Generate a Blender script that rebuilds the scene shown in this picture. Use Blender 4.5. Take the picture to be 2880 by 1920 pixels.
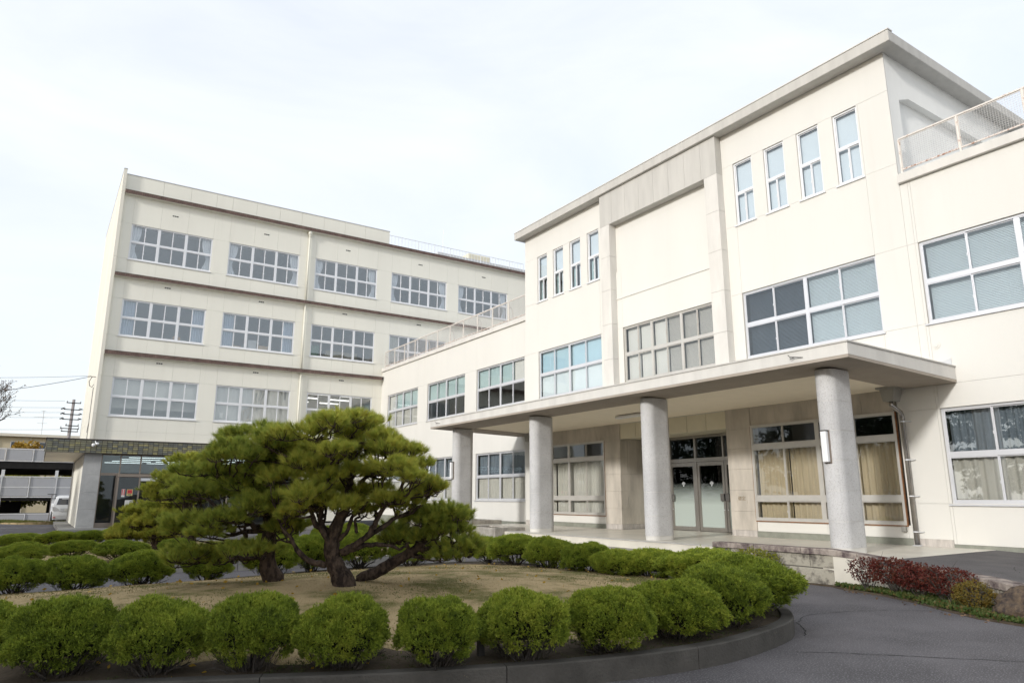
import bpy, math, random
import numpy as np
from mathutils import Vector, Matrix

for _o in list(bpy.data.objects):
    bpy.data.objects.remove(_o)
SC = bpy.context.scene
COL = SC.collection
R = math.radians

# ------------------------------------------------------------------ camera
cam_d = bpy.data.cameras.new('camera')
cam_d.sensor_width = 36.0
cam_d.lens = 1969.0 / 2880.0 * 36.0
cam_d.clip_start = 0.05
cam_d.clip_end = 2000
cam = bpy.data.objects.new('camera', cam_d)
COL.objects.link(cam)
AZ, PITCH = R(33.56), R(12.51)
cam.location = (0, 0, 1.6)
_f = Vector((math.sin(AZ) * math.cos(PITCH), math.cos(AZ) * math.cos(PITCH), math.sin(PITCH)))
cam.rotation_euler = _f.to_track_quat('-Z', 'Y').to_euler()
SC.camera = cam

# ------------------------------------------------------------------ sky, sun, exposure
SUN_EL, SUN_AZ = R(19.5), R(15.0)          # from the -X side, slightly from -Y
w = bpy.data.worlds.new('World')
SC.world = w
w.use_nodes = True
nt = w.node_tree
for n in list(nt.nodes):
    nt.nodes.remove(n)
out = nt.nodes.new('ShaderNodeOutputWorld')
sky = nt.nodes.new('ShaderNodeTexSky')
sky.sky_type = 'NISHITA'
sky.sun_disc = False
sky.sun_elevation = SUN_EL
sky.sun_rotation = math.atan2(-math.cos(SUN_AZ), -math.sin(SUN_AZ))
sky.air_density = 1.0
sky.dust_density = 2.0
bg1 = nt.nodes.new('ShaderNodeBackground')
bg1.inputs['Strength'].default_value = 0.15
nt.links.new(sky.outputs[0], bg1.inputs['Color'])
bg2 = nt.nodes.new('ShaderNodeBackground')       # thin bright cloud veil
bg2.inputs['Color'].default_value = (0.905, 0.94, 0.985, 1)
bg2.inputs['Strength'].default_value = 0.695
tc = nt.nodes.new('ShaderNodeTexCoord')
mp = nt.nodes.new('ShaderNodeMapping')
mp.inputs['Scale'].default_value = (1.0, 1.6, 3.2)
mp.inputs['Rotation'].default_value = (0.0, 0.0, R(40))
nz = nt.nodes.new('ShaderNodeTexNoise')
nz.inputs['Scale'].default_value = 1.7
nz.inputs['Detail'].default_value = 7
nz.inputs['Roughness'].default_value = 0.55
nz.inputs['Distortion'].default_value = 0.6
rmp = nt.nodes.new('ShaderNodeMapRange')
rmp.inputs['From Min'].default_value = 0.32
rmp.inputs['From Max'].default_value = 0.68
rmp.inputs['To Min'].default_value = 0.72
rmp.inputs['To Max'].default_value = 0.93
mx = nt.nodes.new('ShaderNodeMixShader')
nt.links.new(tc.outputs['Generated'], mp.inputs['Vector'])
nt.links.new(mp.outputs[0], nz.inputs['Vector'])
nt.links.new(nz.outputs['Fac'], rmp.inputs['Value'])
nt.links.new(rmp.outputs[0], mx.inputs['Fac'])
nt.links.new(bg1.outputs[0], mx.inputs[1])
nt.links.new(bg2.outputs[0], mx.inputs[2])
nt.links.new(mx.outputs[0], out.inputs['Surface'])

sun_d = bpy.data.lights.new('sun', 'SUN')
sun_d.energy = 1.5
sun_d.angle = R(5.0)
sun_d.color = (1.0, 0.975, 0.94)
sun = bpy.data.objects.new('sun', sun_d)
COL.objects.link(sun)
_s = Vector((math.cos(SUN_AZ) * math.cos(SUN_EL), math.sin(SUN_AZ) * math.cos(SUN_EL), -math.sin(SUN_EL)))
sun.rotation_euler = _s.to_track_quat('-Z', 'Y').to_euler()
sun.location = (-30, -5, 20)

SC.view_settings.view_transform = 'Standard'
SC.view_settings.look = 'None'
SC.view_settings.exposure = 0.74
SC.view_settings.gamma = 1.0
SC.view_settings.use_curve_mapping = False
SC.render.engine = 'CYCLES'
SC.cycles.use_denoising = True
SC.cycles.max_bounces = 8
SC.cycles.diffuse_bounces = 4
SC.cycles.glossy_bounces = 4
SC.cycles.transparent_max_bounces = 12
SC.cycles.caustics_reflective = False
SC.cycles.caustics_refractive = False

# ------------------------------------------------------------------ helpers
RND = random.Random(7)
WLOC = {}                                   # world location of parents


class MB:
    """collects vertices and faces for one mesh"""
    def __init__(self):
        self.v, self.f = [], []

    def pts(self, vs, fs):
        o = len(self.v)
        self.v += [tuple(p) for p in vs]
        self.f += [tuple(i + o for i in f) for f in fs]
        return self

    def hexa(self, p):                      # 4 bottom then 4 top, same winding
        return self.pts(p, [(0, 3, 2, 1), (4, 5, 6, 7), (0, 1, 5, 4), (1, 2, 6, 5), (2, 3, 7, 6), (3, 0, 4, 7)])

    def box(self, x0, x1, y0, y1, z0, z1):
        if x0 > x1: x0, x1 = x1, x0
        if y0 > y1: y0, y1 = y1, y0
        if z0 > z1: z0, z1 = z1, z0
        return self.hexa([(x0, y0, z0), (x1, y0, z0), (x1, y1, z0), (x0, y1, z0),
                          (x0, y0, z1), (x1, y0, z1), (x1, y1, z1), (x0, y1, z1)])

    def quad(self, a, b, c, d):
        return self.pts([a, b, c, d], [(0, 1, 2, 3)])

    def prism(self, poly, z0, z1):
        n = len(poly)
        zz0 = z0 if isinstance(z0, (list, tuple)) else [z0] * n
        zz1 = z1 if isinstance(z1, (list, tuple)) else [z1] * n
        vs = [(p[0], p[1], zz0[i]) for i, p in enumerate(poly)] + [(p[0], p[1], zz1[i]) for i, p in enumerate(poly)]
        fs = [tuple(range(n - 1, -1, -1)), tuple(range(n, 2 * n))]
        for i in range(n):
            j = (i + 1) % n
            fs.append((i, j, n + j, n + i))
        return self.pts(vs, fs)

    def tube(self, pts, rad, n=6, cap=True):
        P = [Vector(p) for p in pts]
        m = len(P)
        rr = rad if isinstance(rad, (list, tuple)) else [rad] * m
        vs, fs = [], []
        ref = Vector((0.31, 0.17, 0.93))
        for i in range(m):
            t = (P[min(i + 1, m - 1)] - P[max(i - 1, 0)])
            if t.length < 1e-9: t = Vector((0, 0, 1))
            t.normalize()
            a = t.cross(ref)
            if a.length < 0.1: a = t.cross(Vector((1, 0, 0)))
            a.normalize()
            b = t.cross(a)
            for k in range(n):
                an = 2 * math.pi * k / n
                vs.append(P[i] + (a * math.cos(an) + b * math.sin(an)) * rr[i])
        for i in range(m - 1):
            for k in range(n):
                k2 = (k + 1) % n
                fs.append((i * n + k, i * n + k2, (i + 1) * n + k2, (i + 1) * n + k))
        if cap:
            fs.append(tuple(range(n - 1, -1, -1)))
            fs.append(tuple((m - 1) * n + k for k in range(n)))
        return self.pts(vs, fs)

    def lathe(self, prof, c, n=16):         # prof: list of (r, z)
        vs, fs = [], []
        for r, z in prof:
            for k in range(n):
                a = 2 * math.pi * k / n
                vs.append((c[0] + r * math.cos(a), c[1] + r * math.sin(a), c[2] + z))
        m = len(prof)
        for i in range(m - 1):
            for k in range(n):
                k2 = (k + 1) % n
                fs.append((i * n + k, i * n + k2, (i + 1) * n + k2, (i + 1) * n + k))
        fs.append(tuple(range(n - 1, -1, -1)))
        fs.append(tuple((m - 1) * n + k for k in range(n)))
        return self.pts(vs, fs)

    def build(self, name, mat, parent=None, smooth=False):
        me = bpy.data.meshes.new(name)
        me.from_pydata(self.v, [], self.f)
        return link(name, me, mat, parent, smooth)


def link(name, me, mat, parent=None, smooth=False):
    if mat is not None and not me.materials:
        me.materials.append(mat)
    if smooth and len(me.polygons):
        me.polygons.foreach_set('use_smooth', [True] * len(me.polygons))
    me.update()
    o = bpy.data.objects.new(name, me)
    COL.objects.link(o)
    if parent is not None:
        setpar(o, parent)
    return o


def setpar(o, parent):
    o.parent = parent
    l = WLOC.get(parent.name, (0, 0, 0))
    o.matrix_parent_inverse = Matrix.Translation((-l[0], -l[1], -l[2]))


def thing(name, loc, label, cat, group=None):
    o = bpy.data.objects.new(name, None)
    COL.objects.link(o)
    o.empty_display_size = 0.3
    o.location = loc
    WLOC[o.name] = tuple(loc)
    tag(o, label, cat, group)
    return o


def tag(o, label=None, cat=None, group=None, kind=None):
    if label: o['label'] = label
    if cat: o['category'] = cat
    if group: o['group'] = group
    if kind: o['kind'] = kind
    return o


def struct(o):
    o['kind'] = 'structure'
    return o


def bevel(o, wd, seg=2):
    m = o.modifiers.new('bevel', 'BEVEL')
    m.width = wd
    m.segments = seg
    m.limit_method = 'ANGLE'
    return o


def tri_mesh(name, V, F):
    """big triangle mesh from numpy arrays"""
    me = bpy.data.meshes.new(name)
    V = np.ascontiguousarray(V, dtype=np.float32)
    F = np.ascontiguousarray(F, dtype=np.int32)
    me.vertices.add(len(V))
    me.vertices.foreach_set('co', V.ravel())
    me.loops.add(F.size)
    me.loops.foreach_set('vertex_index', F.ravel())
    me.polygons.add(len(F))
    me.polygons.foreach_set('loop_start', np.arange(0, F.size, 3, dtype=np.int32))
    me.update(calc_edges=True)
    return me


# ------------------------------------------------------------------ materials
MATS = {}


def mat(name, base, rough=0.6, metallic=0.0, var=0.12, scale=3.0, stretch=(1, 1, 1), bump=0.0, bscale=60.0,
        speck=None, speck_scale=150.0, speck_amt=0.5, spec=0.5, col2=None, coat=0.0, obj=False, detail=5.0, thr=(0.35, 0.65), streak=0.0):
    """principled material: colour mottled by noise, optional specks, fine bump"""
    m = bpy.data.materials.new(name)
    m.use_nodes = True
    t = m.node_tree
    b = t.nodes['Principled BSDF']
    b.inputs['Roughness'].default_value = rough
    b.inputs['Metallic'].default_value = metallic
    b.inputs['Specular IOR Level'].default_value = spec
    if coat: b.inputs['Coat Weight'].default_value = coat
    if obj:
        src = t.nodes.new('ShaderNodeTexCoord').outputs['Object']
    else:
        src = t.nodes.new('ShaderNodeNewGeometry').outputs['Position']
    mapn = t.nodes.new('ShaderNodeMapping')
    mapn.inputs['Scale'].default_value = stretch
    t.links.new(src, mapn.inputs['Vector'])
    n = t.nodes.new('ShaderNodeTexNoise')
    n.inputs['Scale'].default_value = scale
    n.inputs['Detail'].default_value = detail
    n.inputs['Roughness'].default_value = 0.6
    t.links.new(mapn.outputs[0], n.inputs['Vector'])
    mr = t.nodes.new('ShaderNodeMapRange')
    mr.inputs['From Min'].default_value = thr[0]
    mr.inputs['From Max'].default_value = thr[1]
    t.links.new(n.outputs['Fac'], mr.inputs['Value'])
    mixn = t.nodes.new('ShaderNodeMix')
    mixn.data_type = 'RGBA'
    c1 = tuple(base)
    c2 = col2 if col2 else tuple(max(0, c * (1 - var)) for c in base)
    mixn.inputs['A'].default_value = (*c1, 1)
    mixn.inputs['B'].default_value = (*c2, 1)
    t.links.new(mr.outputs[0], mixn.inputs['Factor'])
    last = mixn.outputs['Result']
    if speck:
        v = t.nodes.new('ShaderNodeTexNoise')
        v.inputs['Scale'].default_value = speck_scale
        v.inputs['Detail'].default_value = 2
        t.links.new(src, v.inputs['Vector'])
        r2 = t.nodes.new('ShaderNodeMapRange')
        r2.inputs['From Min'].default_value = 0.56
        r2.inputs['From Max'].default_value = 0.66
        r2.inputs['To Max'].default_value = speck_amt
        t.links.new(v.outputs['Fac'], r2.inputs['Value'])
        m2 = t.nodes.new('ShaderNodeMix')
        m2.data_type = 'RGBA'
        m2.inputs['B'].default_value = (*speck, 1)
        t.links.new(last, m2.inputs['A'])
        t.links.new(r2.outputs[0], m2.inputs['Factor'])
        last = m2.outputs['Result']
    if streak:                               # rain runs: narrow across, long downwards
        mp2 = t.nodes.new('ShaderNodeMapping')
        mp2.inputs['Scale'].default_value = (2.6, 2.6, 0.14)
        t.links.new(src, mp2.inputs['Vector'])
        sn = t.nodes.new('ShaderNodeTexNoise')
        sn.inputs['Scale'].default_value = 1.0
        sn.inputs['Detail'].default_value = 6
        sn.inputs['Roughness'].default_value = 0.65
        t.links.new(mp2.outputs[0], sn.inputs['Vector'])
        r3 = t.nodes.new('ShaderNodeMapRange')
        r3.inputs['From Min'].default_value = 0.55
        r3.inputs['From Max'].default_value = 0.80
        r3.inputs['To Max'].default_value = streak
        t.links.new(sn.outputs['Fac'], r3.inputs['Value'])
        m3 = t.nodes.new('ShaderNodeMix')
        m3.data_type = 'RGBA'
        m3.inputs['B'].default_value = (0.42, 0.37, 0.28, 1)
        t.links.new(last, m3.inputs['A'])
        t.links.new(r3.outputs[0], m3.inputs['Factor'])
        last = m3.outputs['Result']
    t.links.new(last, b.inputs['Base Color'])
    if bump:
        bn = t.nodes.new('ShaderNodeTexNoise')
        bn.inputs['Scale'].default_value = bscale
        bn.inputs['Detail'].default_value = 3
        t.links.new(src, bn.inputs['Vector'])
        bp = t.nodes.new('ShaderNodeBump')
        bp.inputs['Strength'].default_value = bump
        bp.inputs['Distance'].default_value = 0.02
        t.links.new(bn.outputs['Fac'], bp.inputs['Height'])
        t.links.new(bp.outputs[0], b.inputs['Normal'])
    MATS[name] = m
    return m


def glass_mat(name, tint=(0.955, 0.965, 0.965), ior=1.55):
    m = bpy.data.materials.new(name)
    m.use_nodes = True
    t = m.node_tree
    for n in list(t.nodes): t.nodes.remove(n)
    o = t.nodes.new('ShaderNodeOutputMaterial')
    tr = t.nodes.new('ShaderNodeBsdfTransparent')
    tr.inputs['Color'].default_value = (*tint, 1)
    gl = t.nodes.new('ShaderNodeBsdfGlossy')
    gl.inputs['Roughness'].default_value = 0.0
    gl.inputs['Color'].default_value = (0.92, 0.97, 1.0, 1)
    # Schlick reflectance, the same from both sides of the sheet
    gg = t.nodes.new('ShaderNodeNewGeometry')
    dt = t.nodes.new('ShaderNodeVectorMath'); dt.operation = 'DOT_PRODUCT'
    t.links.new(gg.outputs['Incoming'], dt.inputs[0]); t.links.new(gg.outputs['Normal'], dt.inputs[1])
    ab = t.nodes.new('ShaderNodeMath'); ab.operation = 'ABSOLUTE'
    t.links.new(dt.outputs['Value'], ab.inputs[0])
    om = t.nodes.new('ShaderNodeMath'); om.operation = 'SUBTRACT'; om.inputs[0].default_value = 1.0
    t.links.new(ab.outputs[0], om.inputs[1])
    pw = t.nodes.new('ShaderNodeMath'); pw.operation = 'POWER'; pw.inputs[1].default_value = 5.0
    t.links.new(om.outputs[0], pw.inputs[0])
    f0 = ((ior - 1) / (ior + 1)) ** 2
    fr = t.nodes.new('ShaderNodeMath'); fr.operation = 'MULTIPLY_ADD'
    fr.inputs[1].default_value = 1 - f0; fr.inputs[2].default_value = f0
    t.links.new(pw.outputs[0], fr.inputs[0])
    # slightly wavy float glass
    g = t.nodes.new('ShaderNodeNewGeometry')
    nn = t.nodes.new('ShaderNodeTexNoise')
    nn.inputs['Scale'].default_value = 1.3
    nn.inputs['Detail'].default_value = 0
    t.links.new(g.outputs['Position'], nn.inputs['Vector'])
    bp = t.nodes.new('ShaderNodeBump')
    bp.inputs['Strength'].default_value = 0.06
    bp.inputs['Distance'].default_value = 0.05
    t.links.new(nn.outputs['Fac'], bp.inputs['Height'])
    t.links.new(bp.outputs[0], gl.inputs['Normal'])
    mx = t.nodes.new('ShaderNodeMixShader')
    t.links.new(fr.outputs[0], mx.inputs['Fac'])
    t.links.new(tr.outputs[0], mx.inputs[1])
    t.links.new(gl.outputs[0], mx.inputs[2])
    t.links.new(mx.outputs[0], o.inputs['Surface'])
    MATS[name] = m
    return m


def emit_mat(name, col, s):
    m = bpy.data.materials.new(name)
    m.use_nodes = True
    b = m.node_tree.nodes['Principled BSDF']
    b.inputs['Base Color'].default_value = (*col, 1)
    b.inputs['Emission Color'].default_value = (*col, 1)
    b.inputs['Emission Strength'].default_value = s
    MATS[name] = m
    return m


def leaf_mat(name, cols, nscale=6.0, trans=0.25, rough=0.55, obj_rand=0.25, spec=0.25, isl=0.55):
    """foliage: colour from a ramp driven by per-leaf random + clump noise + per-plant random"""
    m = bpy.data.materials.new(name)
    m.use_nodes = True
    t = m.node_tree
    b = t.nodes['Principled BSDF']
    b.inputs['Roughness'].default_value = rough
    b.inputs['Specular IOR Level'].default_value = spec
    g = t.nodes.new('ShaderNodeNewGeometry')
    oi = t.nodes.new('ShaderNodeObjectInfo')
    n = t.nodes.new('ShaderNodeTexNoise')
    n.inputs['Scale'].default_value = nscale
    n.inputs['Detail'].default_value = 3
    t.links.new(g.outputs['Position'], n.inputs['Vector'])
    a1 = t.nodes.new('ShaderNodeMath'); a1.operation = 'MULTIPLY'
    a1.inputs[1].default_value = isl
    t.links.new(g.outputs['Random Per Island'], a1.inputs[0])
    a2 = t.nodes.new('ShaderNodeMath'); a2.operation = 'MULTIPLY_ADD'
    a2.inputs[1].default_value = 1.3
    t.links.new(n.outputs['Fac'], a2.inputs[0])
    t.links.new(a1.outputs[0], a2.inputs[2])
    a3 = t.nodes.new('ShaderNodeMath'); a3.operation = 'MULTIPLY_ADD'
    a3.inputs[1].default_value = obj_rand
    t.links.new(oi.outputs['Random'], a3.inputs[0])
    t.links.new(a2.outputs[0], a3.inputs[2])
    a4 = t.nodes.new('ShaderNodeMapRange')
    a4.inputs['From Min'].default_value = 0.45
    a4.inputs['From Max'].default_value = 0.45 + 0.85 + obj_rand * 0.6
    t.links.new(a3.outputs[0], a4.inputs['Value'])
    cr = t.nodes.new('ShaderNodeValToRGB')
    els = cr.color_ramp.elements
    while len(els) < len(cols): els.new(0.5)
    for i, c in enumerate(cols):
        els[i].position = i / (len(cols) - 1)
        els[i].color = (*c, 1)
    t.links.new(a4.outputs[0], cr.inputs['Fac'])
    t.links.new(cr.outputs['Color'], b.inputs['Base Color'])
    tl = t.nodes.new('ShaderNodeBsdfTranslucent')
    t.links.new(cr.outputs['Color'], tl.inputs['Color'])
    mx = t.nodes.new('ShaderNodeMixShader')
    mx.inputs['Fac'].default_value = trans
    o = t.nodes['Material Output']
    t.links.new(b.outputs[0], mx.inputs[1])
    t.links.new(tl.outputs[0], mx.inputs[2])
    t.links.new(mx.outputs[0], o.inputs['Surface'])
    MATS[name] = m
    return m


mat('stucco_a', (0.705, 0.692, 0.650), 0.85, var=0.03, scale=0.8, stretch=(1, 1, 0.25), bump=0.35, bscale=90, spec=0.25, streak=0.07)
mat('stucco_gap', (0.57, 0.55, 0.49), 0.9, var=0.1, spec=0.2)
mat('stucco_b', (0.85, 0.83, 0.74), 0.85, var=0.035, scale=0.7, stretch=(1, 1, 0.2), bump=0.12, bscale=60, spec=0.25, streak=0.10)
mat('concrete_light', (0.545, 0.53, 0.495), 0.85, var=0.12, scale=1.6, stretch=(2.2, 2.2, 0.3), bump=0.25, bscale=40, spec=0.25)
mat('concrete_trim', (0.68, 0.66, 0.62), 0.8, var=0.12, scale=1.5, stretch=(1.5, 1.5, 0.4), bump=0.15, bscale=50, spec=0.3)
mat('concrete_warm', (0.58, 0.53, 0.46), 0.8, var=0.3, scale=1.4, stretch=(1.6, 1.6, 0.5), bump=0.2, bscale=30, spec=0.3)
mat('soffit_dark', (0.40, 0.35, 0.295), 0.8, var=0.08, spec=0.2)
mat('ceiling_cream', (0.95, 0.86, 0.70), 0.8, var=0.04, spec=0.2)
mat('board_cream', (0.72, 0.67, 0.52), 0.6, var=0.05, spec=0.3)
mat('terrazzo', (0.60, 0.595, 0.59), 0.75, var=0.16, scale=1.5, speck=(0.30, 0.28, 0.27), speck_scale=60, speck_amt=0.6, bump=0.3, bscale=120, spec=0.3)
mat('granite', (0.48, 0.48, 0.47), 0.6, var=0.12, scale=4, speck=(0.25, 0.25, 0.25), speck_scale=60, speck_amt=0.6, spec=0.4)
mat('plinth_green', (0.27, 0.28, 0.235), 0.7, var=0.2, scale=6, speck=(0.16, 0.16, 0.14), speck_scale=90, spec=0.3)
mat('marble_base', (0.56, 0.52, 0.48), 0.5, var=0.3, scale=4, stretch=(4, 4, 0.6), spec=0.4)
mat('porch_floor', (0.72, 0.68, 0.59), 0.35, var=0.18, scale=1.2, spec=0.5)
mat('aluminium', (0.70, 0.71, 0.74), 0.38, metallic=0.35, var=0.04, spec=0.5)
mat('aluminium_dull', (0.60, 0.58, 0.54), 0.42, metallic=0.35, var=0.08, spec=0.5)
mat('white_frame', (0.78, 0.79, 0.81), 0.4, metallic=0.1, var=0.03)
mat('bronze_frame', (0.30, 0.25, 0.21), 0.4, metallic=0.5, var=0.1)
mat('steel_brushed', (0.42, 0.39, 0.35), 0.3, metallic=0.8, var=0.1, scale=2, stretch=(8, 8, 0.5))
mat('rust_line', (0.30, 0.14, 0.06), 0.8, var=0.4, scale=12)
mat('rail_paint', (0.70, 0.66, 0.61), 0.6, col2=(0.42, 0.26, 0.18), scale=14, thr=(0.58, 0.70), spec=0.3)
mat('rail_rusty', (0.68, 0.62, 0.57), 0.7, col2=(0.32, 0.15, 0.09), scale=22, thr=(0.50, 0.60), spec=0.3)
mat('wire_mesh', (0.60, 0.58, 0.56), 0.5, metallic=0.2, var=0.2)
mat('brick_brown', (0.20, 0.135, 0.115), 0.75, var=0.45, scale=3.2, spec=0.3)
mat('mortar_dark', (0.07, 0.06, 0.055), 0.9, var=0.2)
mat('pipe_cream', (0.76, 0.74, 0.64), 0.5, var=0.05)
mat('pipe_steel', (0.36, 0.34, 0.32), 0.25, metallic=0.85, var=0.2, scale=3)
mat('hopper_paint', (0.34, 0.33, 0.30), 0.6, var=0.1)
mat('black', (0.02, 0.02, 0.022), 0.5, var=0.1)
mat('dark_metal', (0.07, 0.065, 0.06), 0.5, metallic=0.3, var=0.2)
mat('interior_wall', (0.50, 0.49, 0.46), 0.85, var=0.05)
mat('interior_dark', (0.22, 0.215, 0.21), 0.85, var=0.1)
mat('interior_floor', (0.25, 0.22, 0.18), 0.7, var=0.1)
mat('curtain_white', (0.78, 0.80, 0.84), 0.9, var=0.05, spec=0.1)
mat('curtain_blue', (0.42, 0.50, 0.62), 0.9, var=0.08, spec=0.1)
mat('curtain_cream', (0.53, 0.44, 0.30), 0.9, var=0.16, scale=9, stretch=(2, 2, 0.15), spec=0.1)
mat('curtain_grey', (0.60, 0.575, 0.51), 0.9, var=0.12, scale=9, stretch=(2, 2, 0.15), spec=0.1)
mat('curtain_teal', (0.22, 0.26, 0.30), 0.9, var=0.3, scale=8, stretch=(2, 2, 0.15), spec=0.1)
mat('blind_blue', (0.70, 0.77, 0.81), 0.8, var=0.03, spec=0.2)
mat('blind_cyan', (0.48, 0.67, 0.74), 0.7, var=0.04, spec=0.2)
mat('blind_pale', (0.78, 0.84, 0.83), 0.8, var=0.03, spec=0.2)
mat('blind_teal', (0.44, 0.57, 0.57), 0.8, var=0.06, spec=0.2)
mat('blind_white', (0.66, 0.65, 0.61), 0.8, var=0.03, spec=0.2)
mat('blind_slat', (0.70, 0.78, 0.80), 0.45, var=0.03, spec=0.4)
mat('blind_slat_white', (0.68, 0.66, 0.62), 0.45, var=0.03, spec=0.4)
mat('blind_slat_dark', (0.16, 0.20, 0.24), 0.5, var=0.05, spec=0.4)
mat('cardboard', (0.50, 0.33, 0.18), 0.85, var=0.1)
mat('green_board', (0.05, 0.22, 0.10), 0.6, var=0.1)
mat('paper', (0.75, 0.74, 0.70), 0.8, var=0.03)
mat('sticker_red', (0.60, 0.05, 0.06), 0.5, var=0.05)
mat('sticker_yellow', (0.70, 0.60, 0.25), 0.5, var=0.05)
mat('ink', (0.05, 0.05, 0.05), 0.7, var=0.05)
mat('lamp_white', (0.80, 0.80, 0.80), 0.4, var=0.02)
mat('asphalt', (0.130, 0.121, 0.127), 0.82, var=0.4, scale=0.7, detail=8, speck=(0.27, 0.27, 0.28), speck_scale=60, speck_amt=0.8, bump=0.5, bscale=110, spec=0.4)
mat('asphalt_ramp', (0.125, 0.116, 0.117), 0.8, var=0.3, scale=1.4, speck=(0.16, 0.16, 0.16), speck_scale=75, bump=0.5, bscale=110, spec=0.35)
mat('crack', (0.02, 0.02, 0.02), 0.9, var=0.1)
mat('ground_soil', (0.105, 0.082, 0.058), 0.95, var=0.4, scale=2.5, bump=0.6, bscale=25, spec=0.2)
mat('lawn_dry', (0.42, 0.32, 0.18), 0.95, col2=(0.135, 0.13, 0.042), scale=1.25, thr=(0.47, 0.62), detail=9, speck=(0.46, 0.38, 0.23), speck_scale=55, speck_amt=0.6, bump=0.9, bscale=70, spec=0.1)
mat('kerb', (0.105, 0.098, 0.088), 0.9, var=0.35, scale=2.2, bump=0.4, bscale=40, spec=0.25)
mat('kerb_pale', (0.33, 0.32, 0.30), 0.9, var=0.25, scale=2.2, bump=0.3, bscale=40, spec=0.25)
mat('wall_block', (0.36, 0.335, 0.275), 0.9, col2=(0.09, 0.08, 0.07), scale=5, thr=(0.46, 0.64), detail=8, bump=0.9, bscale=38, spec=0.2)
mat('wall_cap', (0.36, 0.31, 0.27), 0.9, col2=(0.10, 0.075, 0.075), scale=5, thr=(0.38, 0.62), bump=0.9, bscale=45, spec=0.2)
mat('mortar', (0.14, 0.13, 0.11), 0.95, var=0.2)
mat('rock', (0.13, 0.095, 0.065), 0.9, col2=(0.045, 0.036, 0.034), scale=11, thr=(0.38, 0.64), bump=1.0, bscale=30, detail=9, spec=0.2)
mat('planter_concrete', (0.44, 0.41, 0.36), 0.9, var=0.4, scale=4, bump=0.5, bscale=40, spec=0.2)
mat('bark_pine', (0.10, 0.072, 0.055), 0.95, col2=(0.028, 0.02, 0.017), scale=16, stretch=(1, 1, 0.45), thr=(0.4, 0.6), bump=1.0, bscale=32, spec=0.15)
mat('bark_grey', (0.10, 0.088, 0.078), 0.95, var=0.5, scale=12, bump=0.6, bscale=40, spec=0.15, obj=True)
mat('bark_pale', (0.30, 0.24, 0.17), 0.95, var=0.4, scale=12, spec=0.15)
mat('panel_grey', (0.42, 0.43, 0.46), 0.55, var=0.04, spec=0.4)
mat('panel_frame', (0.68, 0.69, 0.71), 0.45, var=0.03, spec=0.4)
mat('deck_shaded_concrete', (0.045, 0.042, 0.04), 0.9, var=0.2)  # near-black: the shade under the deck is put into the concrete's colour
mat('far_wall', (0.60, 0.52, 0.36), 0.85, var=0.08)
mat('far_eave', (0.72, 0.67, 0.56), 0.85, var=0.05)
mat('pole_concrete', (0.30, 0.27, 0.26), 0.8, var=0.1)
mat('cable', (0.06, 0.06, 0.065), 0.6, var=0.05)
mat('insulator', (0.55, 0.55, 0.55), 0.4, var=0.05)
mat('car_white', (0.80, 0.81, 0.82), 0.25, var=0.01, coat=0.6)
mat('car_glass', (0.03, 0.035, 0.045), 0.06, var=0.05, spec=0.8)
mat('car_lamp', (0.55, 0.55, 0.56), 0.15, var=0.05, spec=0.7)
mat('tyre', (0.025, 0.025, 0.025), 0.8, var=0.1)
mat('rim', (0.5, 0.5, 0.52), 0.3, metallic=0.8, var=0.05)
mat('person_coat', (0.012, 0.012, 0.016), 0.85, var=0.2)
mat('skin', (0.42, 0.27, 0.20), 0.6, var=0.05)
mat('hair', (0.015, 0.012, 0.01), 0.5, var=0.1)
mat('tank_cream', (0.70, 0.66, 0.52), 0.6, var=0.1)
mat('roof_grey', (0.55, 0.56, 0.57), 0.7, var=0.06)
for _k, _c in enumerate([(0.33, 0.30, 0.145), (0.235, 0.23, 0.15), (0.15, 0.155, 0.135), (0.20, 0.19, 0.13)]):
    mat('tile_%d' % _k, _c, 0.35, var=0.35, scale=7, spec=0.5)
glass_mat('glass')
glass_mat('glass_b', tint=(0.955, 0.965, 0.965), ior=2.15)
glass_mat('glass_blue', tint=(0.84, 0.93, 0.96), ior=1.7)
glass_mat('glass_bright', tint=(0.95, 0.965, 0.975), ior=1.7)
glass_mat('glass_dark', tint=(0.66, 0.70, 0.72), ior=1.55)
emit_mat('tube_lit', (1.0, 0.98, 0.92), 1.1)

leaf_mat('needles', [(0.12, 0.18, 0.042), (0.28, 0.35, 0.065), (0.45, 0.48, 0.085), (0.60, 0.55, 0.11)], nscale=11.0, trans=0.52)
leaf_mat('needles_far', [(0.13, 0.185, 0.038), (0.27, 0.33, 0.055), (0.41, 0.43, 0.07), (0.51, 0.46, 0.085)], nscale=2.5, trans=0.5)
leaf_mat('juniper', [(0.055, 0.082, 0.018), (0.175, 0.235, 0.032), (0.30, 0.375, 0.045), (0.43, 0.455, 0.07)], nscale=7.0, trans=0.34, obj_rand=0.18)
leaf_mat('red_leaf', [(0.035, 0.008, 0.007), (0.075, 0.012, 0.010), (0.125, 0.026, 0.018), (0.09, 0.042, 0.018)], nscale=5.0, trans=0.2)
leaf_mat('ochre_leaf', [(0.05, 0.042, 0.010), (0.12, 0.088, 0.016), (0.19, 0.125, 0.020), (0.13, 0.12, 0.03)], nscale=6.0, trans=0.2)
leaf_mat('lime_leaf', [(0.08, 0.11, 0.015), (0.17, 0.20, 0.02), (0.27, 0.27, 0.03), (0.20, 0.13, 0.03)], nscale=6.0, trans=0.3)
leaf_mat('cover_leaf', [(0.020, 0.045, 0.010), (0.045, 0.085, 0.018), (0.08, 0.11, 0.03), (0.17, 0.10, 0.04)], nscale=9.0, trans=0.2)
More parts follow.
